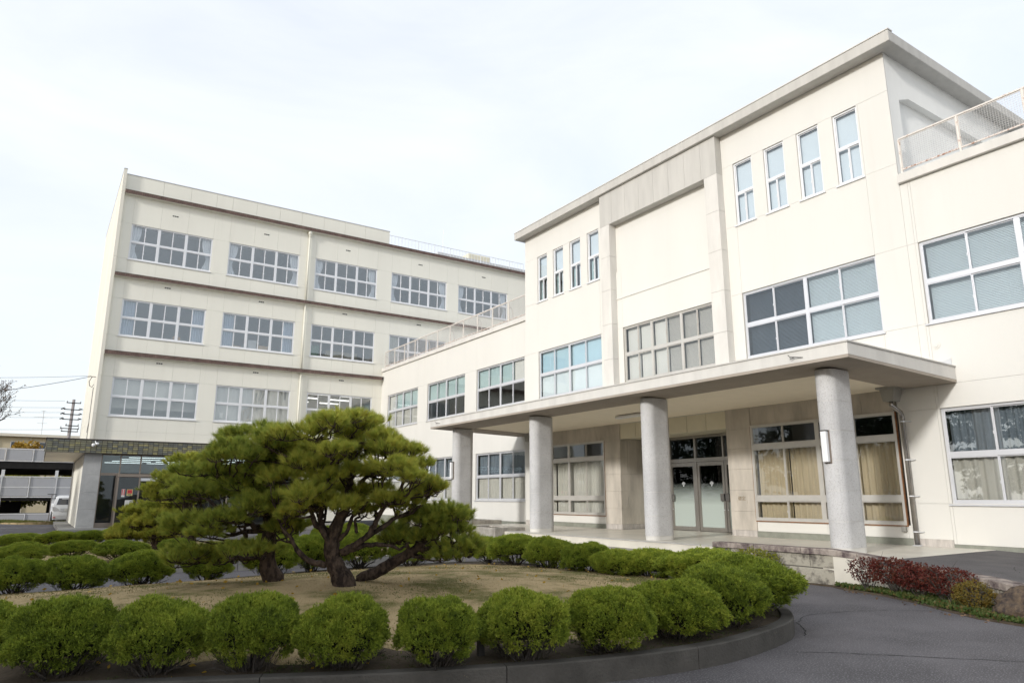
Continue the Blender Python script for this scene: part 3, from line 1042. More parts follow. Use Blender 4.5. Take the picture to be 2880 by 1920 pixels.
# stone piers beside the entrance
pier = []
for (u0, u1) in [(12.66, 13.50), (18.03, 18.84)]:
    zj = [zf, 0.71, 1.22, 1.79, 2.36, 2.93, 3.47, 4.06]
    for k, (a, b) in enumerate(zip(zj[:-1], zj[1:])):
        mb = MB(); FA.box(mb, u0 + 0.002, u1 - 0.002, -0.3, 0.03 if k else 0.034, a + 0.002, b - 0.002)
        pier.append(mb.build('pier_stone', MATS['marble_base'] if k == 0 else MATS['concrete_warm'], A))
# side returns of the entrance recess
for yy, s in [(18.03, 1), (13.50, -1)]:
    for (a, b, m_) in [(zf, 0.71, 'marble_base'), (0.71, 2.36, 'concrete_warm'), (2.36, 3.54, 'concrete_warm')]:
        for (x0, x1) in [(16.71, 17.15), (17.154, 17.58)]:
            MB().box(x0, x1, yy, yy + 0.08 * s, a + 0.002, b - 0.002).build('return_stone', MATS[m_], A)
# cream boards over the entrance
for k in range(6):
    a, b = 13.50 + k * 0.755, 13.50 + (k + 1) * 0.755
    mb = MB(); FA.box(mb, a + 0.008, b - 0.008, -0.04, -0.005, 3.53, 4.06); mb.build('fascia_board', MATS['board_cream'], A)
mb = MB(); FA.box(mb, 13.5, 18.03, -0.1, -0.045, 3.54, 4.06); mb.build('backing', MATS['black'], A)
mb = MB(); mb.box(16.5, 17.75, 13.5, 18.03, 3.545, 3.62); mb.build('entrance_soffit', MATS['board_cream'], A)

# big windows under the canopy
for (u0, u1, flip) in [(8.62, 12.66, False), (18.84, 22.86, True)]:
    ww = window(FA, A, u0, u1, 0.98, 3.54, units=2, rows=(0.225, 0.765), m_frame=MATS['aluminium_dull'], m_glass=MATS['glass'], dep=0.035, thick=0.11, sill=False, fr=0.055, tr=0.12, mul=0.10)
    cm = MATS['curtain_cream'] if not flip else MATS['curtain_grey']
    mb = MB()
    FA.box(mb, u0 - 0.016, u1 + 0.016, -0.02, 0.038, 0.955, 0.978); FA.box(mb, u0 - 0.018, u0 - 0.002, -0.02, 0.036, 0.98, 3.53); FA.box(mb, u1 + 0.002, u1 + 0.018, -0.02, 0.036, 0.98, 3.53)
    mb.build('rusty_edge', MATS['rust_line'], ww)
    for k in range(4):
        a = u0 + 0.06 + k * (u1 - u0 - 0.1) / 4
        curtain(FA, ww, a, a + (u1 - u0 - 0.1) / 4 - 0.02, 1.03, 2.92, -0.18, cm, amp=0.035, wl=0.16, seed=k + int(u0))
    if flip:
        mb = MB(); FA.box(mb, u0, u1, -0.5, -0.4, 3.0, 3.5)

# entrance doors (set back)
DX = 17.60
FD = Face('A', DX)
dm = MATS['steel_brushed']
mb = MB()
for u in (13.54, 15.02 - 0.0, 15.78, 16.54, 17.98):
    pass
FD.box(mb, 13.50, 18.03, -0.05, 0.05, 2.70, 2.82)
FD.box(mb, 13.50, 18.03, -0.05, 0.05, 3.46, 3.54)
for u in (13.53, 15.78, 18.0):
    FD.box(mb, u - 0.045, u + 0.045, -0.052, 0.052, zf, 2.70); FD.box(mb, u - 0.04, u + 0.04, -0.052, 0.052, 2.82, 3.46)
FD.box(mb, 16.85, 16.91, -0.05, 0.05, 2.82, 3.46); FD.box(mb, 14.62, 14.68, -0.05, 0.05, 2.82, 3.46)
ent = mb.build('entrance_frame', dm, A)
for (a, b) in [(13.575, 14.62), (14.68, 15.74), (15.82, 16.85), (16.91, 17.96)]:
    mb = MB(); FD.box(mb, a, b, -0.003, 0.003, 2.82, 3.46); mb.build('pane', MATS['glass_dark'], ent)

# frosted door glass: clear above, frosted fading in below (a printed film)
fm = bpy.data.materials.new('glass_frost')
fm.use_nodes = True
t = fm.node_tree
b = t.nodes['Principled BSDF']
b.inputs['Base Color'].default_value = (0.50, 0.57, 0.53, 1)
b.inputs['Roughness'].default_value = 0.35
gp = t.nodes.new('ShaderNodeNewGeometry'); sx = t.nodes.new('ShaderNodeSeparateXYZ')
t.links.new(gp.outputs['Position'], sx.inputs[0])
mr = t.nodes.new('ShaderNodeMapRange')
mr.inputs['From Min'].default_value = 2.05; mr.inputs['From Max'].default_value = 1.35
mr.inputs['To Max'].default_value = 0.9
t.links.new(sx.outputs['Z'], mr.inputs['Value'])
tr_ = t.nodes.new('ShaderNodeBsdfTransparent'); tr_.inputs['Color'].default_value = (0.42, 0.45, 0.44, 1)
m1 = t.nodes.new('ShaderNodeMixShader')
t.links.new(mr.outputs[0], m1.inputs['Fac']); t.links.new(tr_.outputs[0], m1.inputs[1]); t.links.new(b.outputs[0], m1.inputs[2])
gl_ = t.nodes.new('ShaderNodeBsdfGlossy'); gl_.inputs['Roughness'].default_value = 0.0
fr_ = t.nodes.new('ShaderNodeFresnel'); fr_.inputs['IOR'].default_value = 1.6
m2 = t.nodes.new('ShaderNodeMixShader')
t.links.new(fr_.outputs[0], m2.inputs['Fac']); t.links.new(m1.outputs[0], m2.inputs[1]); t.links.new(gl_.outputs[0], m2.inputs[2])
t.links.new(m2.outputs[0], t.nodes['Material Output'].inputs['Surface'])
MATS['glass_frost'] = fm
mat('emblem_white', (0.75, 0.77, 0.78), 0.5, var=0.02)
mat('emblem_grey', (0.30, 0.31, 0.32), 0.5, var=0.02)

for k, (a, b) in enumerate([(13.58, 14.64), (14.66, 15.73), (15.83, 16.90), (16.92, 17.95)]):
    mb = MB()
    FD.box(mb, a, a + 0.085, -0.035, 0.035, zf + 0.012, 2.69); FD.box(mb, b - 0.085, b, -0.035, 0.035, zf + 0.012, 2.69)
    FD.box(mb, a + 0.085, b - 0.085, -0.034, 0.034, zf + 0.012, zf + 0.13); FD.box(mb, a + 0.085, b - 0.085, -0.034, 0.034, 2.57, 2.69)
    door = mb.build('door', dm, A)
    mb = MB(); FD.box(mb, a + 0.085, b - 0.085, -0.004, 0.004, zf + 0.13, 2.57); mb.build('pane', fm, door)
    hx = (b - 0.06) if k % 2 == 0 else (a + 0.06)
    mb = MB(); FD.box(mb, hx - 0.10, hx + 0.10, 0.05, 0.085, 1.48, 1.70); FD.box(mb, hx - 0.02, hx + 0.02, 0.033, 0.05, 1.55, 1.63)
    bevel(mb.build('handle', MATS['pipe_steel'], door), 0.008)
    mb = MB(); FD.box(mb, hx - 0.015, hx + 0.015, 0.035, 0.045, 1.20, 1.23); mb.build('lock', MATS['aluminium'], door)
    # leaf-shaped crest on the glass
    um, zc = (a + b) / 2, 2.02
    pts = [(-0.105, 0.01), (-0.06, 0.06), (0, 0.09), (0.06, 0.06), (0.105, 0.01), (0.05, -0.045), (0.02, -0.075), (-0.02, -0.075), (-0.05, -0.045)]
    mb = MB(); mb.pts([FD.p(um + p[0] * 0.8, 0.007, zc + p[1] * 0.8) for p in pts], [tuple(range(9))]); mb.build('crest', MATS['emblem_grey'], door)
    mb = MB()
    for (du, dz, rr) in [(-0.045, 0.01, 0.013), (0, 0.035, 0.013), (0.045, 0.01, 0.013), (0, -0.085, 0.022), (-0.02, -0.05, 0.009), (0.02, -0.05, 0.009)]:
        vv = [FD.p(um + (du + rr * math.cos(q * math.pi / 4)) * 0.8, 0.010, zc + (dz + rr * math.sin(q * math.pi / 4)) * 0.8) for q in range(8)]
        mb.pts(vv, [tuple(range(8))])
    mb.build('crest_dots', MATS['emblem_white'], door)

# engraved cornerstone on the right pier
mb = MB()
FA.box(mb, 12.92, 13.27, 0.0305, 0.036, 1.43, 1.445); FA.box(mb, 12.92, 13.27, 0.0305, 0.036, 1.675, 1.69)
FA.box(mb, 12.92, 12.932, 0.0305, 0.036, 1.445, 1.675); FA.box(mb, 13.258, 13.27, 0.0305, 0.036, 1.445, 1.675)
cs = mb.build('cornerstone', MATS['concrete_warm'], A)


def text(body, size, loc, rot, mt, parent, extr=0.002, name='lettering', spacing=1.0):
    c = bpy.data.curves.new(name, 'FONT')
    c.body = body
    c.size = size
    c.extrude = extr
    c.space_character = spacing
    c.align_x = 'CENTER'
    c.align_y = 'CENTER'
    c.materials.append(mt)
    tmp = bpy.data.objects.new('tmp_text', c)
    COL.objects.link(tmp)
    bpy.context.view_layer.update()
    me = bpy.data.meshes.new_from_object(tmp.evaluated_get(bpy.context.evaluated_depsgraph_get()))
    bpy.data.objects.remove(tmp)
    if not me.materials: me.materials.append(mt)
    o = bpy.data.objects.new(name, me)
    COL.objects.link(o)
    o.location = loc
    o.rotation_euler = rot
    setpar(o, parent)
    return o


ROT_A = (R(90), 0, R(-90))        # readable from -X
ROT_B = (R(90), 0, 0)             # readable from -Y
text('\u790e\u5b9a', 0.125, (XA - 0.033, 13.10, 1.555), ROT_A, mat('engraving', (0.26, 0.20, 0.12), 0.9, var=0.2), cs, spacing=1.1)

# ---- piers/strips beyond the canopy windows and the right wing
facade(FA, A, [7.69, 8.53], [0.71, Z1a, Z1b, 4.03], [], SA, SG)
mb = MB(); FA.box(mb, 7.69, 8.53, -0.02, 0.012, zf - 0.1, 0.71); mb.build('base_stone', MATS['marble_base'], A)
mb = MB(); FA.box(mb, 7.69, 8.53, -0.02, 0.018, 0.708, 0.728); mb.build('moulding', SA, A)
facade(FA, A, [22.95, 23.70], [0.71, Z1a, Z1b, 4.03], [], SA, SG)
mb = MB(); FA.box(mb, 22.95, 23.70, -0.02, 0.012, zf - 0.1, 0.71); mb.build('base_stone', MATS['marble_base'], A)
MB().box(XA + 0.005, XA + 0.3, 8.35, 8.56, zf, 4.03).build('wall', SA, A)

rwh = []
for k in range(2):
    a = 3.68 - 5.05 * k
    rwh += [(a, a + 3.95, Z2a, Z2b), (a, a + 3.95, Z1a, Z1b)]
facade(FA, A, [-2.2, -1.37, 2.58, 3.68, 7.63, 7.69, 7.87], [4.03, Z2a, Z2b, 8.92], [h for h in rwh if h[2] == Z2a], SA, SG, skip=[(7.63, 7.87, 0, 0.1)])
facade(FA, A, [-2.2, -1.37, 2.58, 3.68, 7.63, 7.69], [0.62, Z1a, Z1b, 4.03], [h for h in rwh if h[2] == Z1a], SA, SG)
mb = MB(); FA.box(mb, -2.2, 7.688, -0.02, 0.02, 0.0, 0.62); mb.build('plinth', MATS['plinth_green'], A)
MB().box(XA + 0.02, 24.6, -2.2, -2.0, 0, 8.92).build('wall', SA, A)
for i, h in enumerate(rwh):
    wd = window(FA, A, *h, units=2, m_glass=MATS['glass_bright'] if h[2] > 4 else MATS['glass_b'])
    if h[2] > 4:
        venetian(FA, wd, h[0] + 0.06, h[1] - 0.06, h[2] + 0.05, h[3] - 0.05, -0.22, MATS['blind_slat'])
    else:
        curtain(FA, wd, h[0] + 0.05, h[1] - 0.05, h[2] + 0.05, h[2] + 1.0, -0.2, MATS['curtain_grey'], amp=0.035, wl=0.2, seed=i)
        curtain(FA, wd, h[0] + 0.05, h[1] - 0.05, h[2] + 1.02, h[3], -0.24, MATS['curtain_teal'], amp=0.03, wl=0.15, seed=i + 3)
# right wing roof and coping
MB().box(XA + 0.02, 24.6, -2.2, 7.86, 8.75, 8.92).build('roof_terrace', MATS['roof_grey'], A)
bevel(MB().box(XA - 0.10, XA + 0.25, -2.25, 7.865, 8.925, 9.15).build('coping', MATS['concrete_trim'], A), 0.012)

# ---- left wing
lw = [(23.92, 27.87), (28.97, 32.93), (34.08, 38.04)]
facade(FL, A, [23.70, 23.92, 27.87, 28.97, 32.93, 34.08, 38.04, 39.0], [0.62, Z1a, Z1b, 5.47, 7.40, 8.92],
       [(a, b, 5.47, 7.40) for a, b in lw] + [(a, b, Z1a, Z1b) for a, b in lw], SA, SG)
mb = MB(); FL.box(mb, 23.70, 39.0, -0.02, 0.02, 0.0, 0.62); mb.build('plinth', MATS['plinth_green'], A)
for i, (a, b) in enumerate(lw):
    wd = window(FL, A, a, b, 5.47, 7.40, units=2, m_glass=MATS['glass'])
    um = (a + b) / 2
    q = (b - a) / 4
    for k in range(4):
        ua, ub_ = a + q * k + 0.03, a + q * (k + 1) - 0.03
        if i == 0:      # nearest to the tower: one cream sash at the right, dark room below
            roller(FL, wd, ua, ub_, 6.45, 7.35, -0.17, MATS['blind_white'] if k == 0 else MATS['blind_teal'])
        elif i == 1:
            roller(FL, wd, ua, ub_, 6.45, 7.35, -0.17, MATS['blind_teal'])
        else:
            roller(FL, wd, ua, ub_, 6.45, 7.35, -0.17, MATS['blind_white'] if k == 3 else MATS['blind_teal'])
            roller(FL, wd, ua, ub_, 5.50, 6.42, -0.16, MATS['curtain_grey'])
    wg = window(FL, A, a, b, Z1a, Z1b, units=2, m_glass=MATS['glass'])
    curtain(FL, wg, a + 0.05, b - 0.05, Z1a + 0.05, Z1a + 1.0, -0.18, MATS['curtain_grey'], amp=0.03, wl=0.17, seed=i + 40)
    curtain(FL, wg, a + 0.05, b - 0.05, Z1a + 1.02, Z1b - 0.02, -0.22, MATS['curtain_teal'], amp=0.03, wl=0.13, seed=i + 50)
MB().box(XL + 0.02, 24.6, 23.7, 38.9, 8.75, 8.92).build('roof_terrace', MATS['roof_grey'], A)
bevel(MB().box(XL - 0.08, XL + 0.25, 23.71, 38.98, 8.925, 9.13).build('coping', MATS['concrete_trim'], A), 0.012)

# interior floors, back partitions (rooms seen through the glass)
for (y0, y1) in [(-1.9, 7.6), (8.2, 23.4), (23.8, 38.9)]:
    for z in (4.10, 8.3):
        MB().box(16.75, 24.3, y0, y1, z, z + 0.25).build('floor_slab', MATS['interior_wall'], A)
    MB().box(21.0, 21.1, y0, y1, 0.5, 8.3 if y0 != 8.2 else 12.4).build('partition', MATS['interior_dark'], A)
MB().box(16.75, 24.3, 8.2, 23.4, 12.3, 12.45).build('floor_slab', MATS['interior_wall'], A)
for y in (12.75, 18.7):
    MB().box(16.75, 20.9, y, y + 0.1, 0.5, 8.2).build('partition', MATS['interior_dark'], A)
MB().box(17.7, 20.9, 8.6, 23.0, 0.4, 0.54).build('floor_slab', MATS['interior_floor'], A)

# ---- canopy (falls slightly towards the wall)
cy0, cy1 = 7.2, 24.22
cxf, cxb = 12.30, 16.395
zb_f, zb_b = 4.15, 4.03
zt_f, zt_b = 4.44, 4.37


def cz(x, a, b): return a + (b - a) * (x - cxf) / (cxb - cxf)


mb = MB()
mb.hexa([(cxf, cy0, zb_f + 0.06), (cxb, cy0, zb_b + 0.06), (cxb, cy1, zb_b + 0.06), (cxf, cy1, zb_f + 0.06),
         (cxf, cy0, zt_f), (cxb, cy0, zt_b), (cxb, cy1, zt_b), (cxf, cy1, zt_f)])
cano = mb.build('canopy', MATS['concrete_trim'], A)


def sl(x0, x1, y0, y1, zo0, zo1, name, mt):
    m_ = MB()
    m_.hexa([(x0, y0, cz(x0, zb_f, zb_b) + zo0), (x1, y0, cz(x1, zb_f, zb_b) + zo0), (x1, y1, cz(x1, zb_f, zb_b) + zo0), (x0, y1, cz(x0, zb_f, zb_b) + zo0),
             (x0, y0, cz(x0, zb_f, zb_b) + zo1), (x1, y0, cz(x1, zb_f, zb_b) + zo1), (x1, y1, cz(x1, zb_f, zb_b) + zo1), (x0, y1, cz(x0, zb_f, zb_b) + zo1)])
    return m_.build(name, mt, cano)


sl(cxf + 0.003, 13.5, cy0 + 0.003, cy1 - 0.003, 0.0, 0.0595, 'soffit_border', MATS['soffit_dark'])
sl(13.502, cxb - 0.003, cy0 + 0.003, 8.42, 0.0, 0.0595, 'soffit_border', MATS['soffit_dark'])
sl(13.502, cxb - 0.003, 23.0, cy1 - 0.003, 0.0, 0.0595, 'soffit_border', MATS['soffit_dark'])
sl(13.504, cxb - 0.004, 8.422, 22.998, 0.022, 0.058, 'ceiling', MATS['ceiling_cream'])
mb = MB()
mb.hexa([(cxf - 0.02, cy0 - 0.02, zt_f + 0.001), (cxb, cy0 - 0.02, zt_b + 0.001), (cxb, cy0 + 0.1, zt_b + 0.001), (cxf - 0.02, cy0 + 0.1, zt_f + 0.001),
         (cxf - 0.02, cy0 - 0.02, zt_f + 0.03), (cxb, cy0 - 0.02, zt_b + 0.03), (cxb, cy0 + 0.1, zt_b + 0.03), (cxf - 0.02, cy0 + 0.1, zt_f + 0.03)])
mb.box(cxf - 0.02, cxf + 0.1, cy0 + 0.102, cy1, zt_f + 0.001, zt_f + 0.028)
mb.build('edge_flashing', MATS['concrete_light'], cano)
# grey flashing where the canopy meets the wall
mb = MB(); mb.pts([(XA - 0.012, 7.25, 4.40), (XA - 0.012, 8.0, 4.40), (XA - 0.012, 7.25, 4.58), (XA - 0.002, 7.25, 4.40), (XA - 0.002, 8.0, 4.40), (XA - 0.002, 7.25, 4.58)],
                  [(0, 1, 2), (3, 5, 4), (0, 2, 5, 3), (1, 4, 5, 2), (0, 3, 4, 1)])
mb.build('flashing', MATS['roof_grey'], cano)
# ceiling light fitting
mb = MB(); mb.box(14.84, 15.06, 15.25, 16.55, 3.99, 4.075)
tag(bevel(mb.build('ceiling_lamp', MATS['lamp_white']), 0.03), 'long white unlit lamp fitting on the canopy ceiling', 'lamp')
# hooks on the fascia
for y in (8.14, 23.41):
    mb = MB(); mb.tube([(cxf, y, 4.29), (cxf - 0.05, y + 0.12, 4.31), (cxf - 0.06, y + 0.24, 4.33), (cxf - 0.09, y + 0.27, 4.37)], 0.008, 5)
    mb.tube([(cxf - 0.05, y + 0.16, 4.315), (cxf - 0.06, y + 0.25, 4.28)], 0.007, 5)
    mb.build('hook', MATS['dark_metal'], cano)

# ---- columns: flat sides, rounded ends, stacked drums
def stadium(cx, cy, r, a, n=12):
    p = []
    for k in range(n + 1):
        an = math.pi / 2 + math.pi * k / n
        p.append((cx - a / 2 + r * math.cos(an), cy + r * math.sin(an)))
    for k in range(n + 1):
        an = -math.pi / 2 + math.pi * k / n
        p.append((cx + a / 2 + r * math.cos(an), cy + r * math.sin(an)))
    return p


for k in range(4):
    cy = 8.12 + 5.05 * k
    st_ = stadium(13.2, cy, 0.21, 0.40)
    mb = MB().prism(stadium(13.2, cy, 0.203, 0.40), zf + 0.002, 4.10)
    col_ = mb.build('column', MATS['concrete_trim'], A)
    zj = [zf + 0.10, 1.14, 1.72, 2.30, 2.88, 3.46, 4.09]
    for a, b in zip(zj[:-1], zj[1:]):
        MB().prism(st_, a + 0.004, b - 0.004).build('drum', MATS['terrazzo'], col_)
    MB().prism(stadium(13.2, cy, 0.198, 0.40), zf + 0.004, zf + 0.096).build('base', MATS['lamp_white'] if k == 3 else MATS['terrazzo'], col_)
    if k in (0, 3):
        lx = 13.2 - 0.2 - 0.21
        wlamp = thing('wall_lamp', (lx, cy, 2.56), 'slim white box lamp on the %s entrance column' % ('nearest' if k == 0 else 'farthest'), 'lamp')
        MB().box(lx - 0.012, lx + 0.03, cy - 0.075, cy + 0.075, 2.24, 2.88).build('back_plate', MATS['bronze_frame'], wlamp)
        bevel(MB().box(lx - 0.10, lx - 0.012, cy - 0.06, cy + 0.06, 2.26, 2.86).build('diffuser', MATS['lamp_white'], wlamp), 0.015)
        MB().box(lx - 0.105, lx - 0.012, cy - 0.065, cy + 0.065, 2.862, 2.88).build('cap', MATS['dark_metal'], wlamp)

# ---- downpipes with hopper heads at both ends of the canopy
for (yy, s) in [(8.50, 1), (22.98, -1)]:
    mb = MB()
    mb.tube([(16.12, yy + 0.03 * s, 3.76), (16.12, yy + 0.03 * s, 3.66), (16.16, yy - 0.03 * s, 3.58), (16.28, yy - 0.07 * s, 3.50), (16.31, yy - 0.08 * s, 3.40), (16.31, yy - 0.08 * s, zf + 0.03)], 0.05, 12)
    dp = mb.build('downpipe', MATS['pipe_steel'], A, smooth=True)
    mb = MB()
    mb.hexa([(15.98, yy - 0.10, 3.74), (16.26, yy - 0.10, 3.74), (16.26, yy + 0.14, 3.74), (15.98, yy + 0.14, 3.74),
             (15.94, yy - 0.16, 4.02), (16.3, yy - 0.16, 4.02), (16.3, yy + 0.18, 4.02), (15.94, yy + 0.18, 4.02)])
    mb.box(15.88, 16.36, yy - 0.22, yy + 0.24, 4.022, 4.06)
    mb.build('hopper', MATS['hopper_paint'], dp)
    for z in (3.28, 2.42, 1.62, 0.85):
        mb = MB(); mb.tube([(16.31, yy - 0.08 * s, z - 0.012), (16.31, yy - 0.08 * s, z + 0.012)], 0.056, 12)
        mb.tube([(16.31, yy - 0.13 * s, z), (16.36, yy - 0.22 * s, z), (16.395, yy - 0.22 * s, z)], 0.01, 6)
        mb.build('bracket', MATS['aluminium'], dp)
    MB().lathe([(0.1, 0.0), (0.1, 0.012), (0.06, 0.02)], (16.31, yy - 0.08 * s, zf + 0.002), 16).build('collar', MATS['roof_grey'], dp)
# small junction box and round vent
bevel(MB().box(XA - 0.09, XA - 0.003, 8.64, 8.74, 0.84, 0.96).build('junction_box', MATS['hopper_paint'], A), 0.01)
mb = MB()
for rr, dd in [(0.085, 0.012), (0.05, 0.03)]:
    vv = [(XA - dd, 7.52 + rr * math.cos(q * math.pi / 10), 4.92 + rr * math.sin(q * math.pi / 10)) for q in range(20)]
    vv += [(XA - 0.001, 7.52 + rr * math.cos(q * math.pi / 10), 4.92 + rr * math.sin(q * math.pi / 10)) for q in range(20)]
    mb.pts(vv, [tuple(range(20))] + [(q, 20 + q, 20 + (q + 1) % 20, (q + 1) % 20) for q in range(20)])
mb.build('vent', SA, A)
# floodlight on the left end of the canopy fascia
mb = MB(); mb.tube([(16.4, 28.5, 5.05), (16.25, 28.45, 5.1)], 0.015, 6); mb.lathe([(0.02, 0), (0.06, 0.05), (0.07, 0.12)], (16.2, 28.45, 5.02), 10)
mb.build('security_camera', MATS['dark_metal'], A)


# ---- roof-terrace railings
def railing(F, u0, u1, n, zb, zt, dd, braces):
    mb = MB()
    F.box(mb, u0, u1, dd - 0.022, dd + 0.022, zt - 0.035, zt)
    r_ = mb.build('railing', MATS['rail_paint'], A)
    mb = MB(); F.box(mb, u0, u1, dd - 0.014, dd + 0.014, zb + 0.10, zb + 0.13); mb.build('bottom_rail', MATS['rail_rusty'], r_)
    step = (u1 - u0) / n
    for k in range(n + 1):
        u = u0 + step * k
        mb = MB(); F.box(mb, u - 0.02, u + 0.02, dd - 0.02, dd + 0.02, zb, zt - 0.036); mb.build('post', MATS['rail_paint'], r_)
        if braces and k % 2 == 1:
            mb = MB()
            mb.tube([F.p(u, dd - 0.02, zt - 0.3), F.p(u, dd - 0.12, zt - 0.27), F.p(u, dd - 0.2, zt - 0.4), F.p(u, dd - 0.26, zb + 0.0)], 0.017, 6)
            mb.build('brace', MATS['rail_paint'], r_)
        if k < n:
            mb = MB()
            e = 0.0022
            z = zb + 0.15
            while z < zt - 0.05:
                F.box(mb, u + 0.025, u + step - 0.025, dd - e, dd + e, z - e, z + e); z += 0.05
            uu = u + 0.04
            while uu < u + step - 0.03:
                F.box(mb, uu - e, uu + e, dd + e + 0.0005, dd + 3 * e, zb + 0.13, zt - 0.036); uu += 0.05
            mb.build('wire_panel', MATS['wire_mesh'], r_)
            mb = MB()
            F.box(mb, u + 0.024, u + 0.036, dd - 0.006, dd + 0.006, zb + 0.131, zt - 0.037); F.box(mb, u + step - 0.036, u + step - 0.024, dd - 0.006, dd + 0.006, zb + 0.131, zt - 0.037)
            F.box(mb, u + 0.037, u + step - 0.037, dd - 0.006, dd + 0.006, zt - 0.06, zt - 0.047)
            mb.build('panel_frame', MATS['rail_paint'], r_)


railing(FA, 2.52, 7.76, 4, 9.152, 10.08, 0.0, False)
railing(FL, 23.85, 38.75, 11, 9.132, 10.13, -0.05, True)

# ================================================================== BUILDING B (classroom block behind)
Bd = thing('school_building', (10, 39, 0), 'pale four-storey classroom block behind the pines with three brown brick bands', 'building')
SB = MATS['stucco_b']
gapB = mat('joint_b', (0.62, 0.60, 0.53), 0.9, var=0.1)
WX = [(2.43, 6.36), (7.20, 11.08), (12.02, 15.91), (16.86, 20.76), (21.62, 25.5)]
WZ = [(5.45, 7.36), (9.43, 11.32), (13.42, 15.30)]
holes = [(a, b, z0, z1) for a, b in WX for z0, z1 in WZ if not (z0 < 6 and a > 16)]
us = [1.92]
for a, b in WX:
    us += [a, a + (b - a) / 3, a + (b - a) * 2 / 3, b]
us += [27.6]
facade(FB, Bd, us, [4.0, 4.72, 5.45, 7.36, 8.55, 9.43, 11.32, 12.50, 13.42, 15.30, 16.95], holes, SB, gapB, reveal=0.12)
# parapet
pu = [1.92, 3.7, 5.05, 6.36, 7.2, 8.5, 9.8, 11.08, 12.4, 13.7, 15.0, 16.62]
for a, b in zip(pu[:-1], pu[1:]):
    mb = MB(); FB.box(mb, a + 0.004, b - 0.004, -0.15, RND.uniform(-0.002, 0.0), 17.06, 17.93); mb.build('parapet_panel', SB, Bd)
mb = MB(); FB.box(mb, 1.93, 16.63, -0.18, 0.02, 17.932, 17.965); mb.build('coping', MATS['roof_grey'], Bd)
MB().box(1.95, 27.6, 39.15, 50.4, 16.7, 16.94).build('roof', MATS['roof_grey'], Bd)
# end wall and its fin
EW = mat('stucco_end', (0.78, 0.75, 0.66), 0.85, var=0.08, scale=0.5, stretch=(1, 1, 0.15), bump=0.15, bscale=60, spec=0.25)
ez = [4.0, 5.5, 7.37, 9.4, 11.35, 13.4, 15.35, 16.9, 18.12]
for a, b in zip(ez[:-1], ez[1:]):
    MB().box(1.77, 1.915, 38.80, 50.6, a + 0.004, b - 0.004).build('end_wall_panel', EW, Bd)
MB().box(1.79, 1.90, 38.82, 50.58, 4.0, 18.1).build('end_wall', gapB, Bd)
MB().box(1.76, 1.925, 38.79, 50.61, 18.125, 18.16).build('coping', MATS['roof_grey'], Bd)
MB().box(1.92, 27.6, 50.4, 50.6, 4.0, 17.0).build('back_wall', SB, Bd)
MB().box(27.4, 27.6, 39.03, 50.4, 4.0, 17.0).build('end_wall', SB, Bd)
# brick bands: ledge with a row of small upright bricks (too small to pick apart: one mesh)
for (z0, z1, u1) in [(16.84, 17.01, 27.6), (12.43, 12.58, 27.6), (8.43, 8.60, 16.48)]:
    mb = MB(); FB.box(mb, 1.925, u1, -0.05, 0.235, z0 - 0.02, z1 - 0.006)
    bd = mb.build('band', SB, Bd)
    mb = MB(); FB.box(mb, 1.93, u1, 0.236, 0.242, z0 - 0.012, z1 - 0.01); mb.build('mortar', MATS['mortar_dark'], bd)
    mb = MB()
    u = 1.935
    while u < u1 - 0.11:
        FB.box(mb, u, u + 0.092, 0.2425, 0.252 + RND.uniform(0, 0.004), z0 - 0.018, z1)
        u += 0.104
    tag(mb.build('brick_course', MATS['brick_brown'], bd), kind='stuff')
    mb = MB(); FB.box(mb, 1.928, u1, -0.01, 0.26, z1 + 0.001, z1 + 0.012); mb.build('flashing', MATS['dark_metal'], bd)
# downpipe in three lengths
for (z0, z1) in [(12.6, 16.72), (8.62, 12.40), (4.1, 8.40)]:
    mb = MB(); mb.tube([(11.57, YB - 0.10, z0), (11.57, YB - 0.10, z1)], 0.055, 10)
    dpb = mb.build('downpipe', MATS['pipe_cream'], Bd, smooth=True)
    if z1 > 16: MB().lathe([(0.06, 0), (0.07, 0.06), (0.12, 0.16), (0.125, 0.3)], (11.57, YB - 0.125, 16.5), 12).build('hopper', MATS['pipe_cream'], dpb)
# vent triplets
for a, b in WX:
    for z, cx in [(16.15, None), (12.18, None), (8.2, None)]:
        if z < 9 and a > 16: continue
        mb = MB()
        for k in range(3):
            FB.box(mb, (a + b) / 2 - 0.14 + k * 0.1, (a + b) / 2 - 0.06 + k * 0.1, 0.0015, 0.008, z - 0.03, z + 0.03)
        mb.build('vent', MATS['black'], Bd)

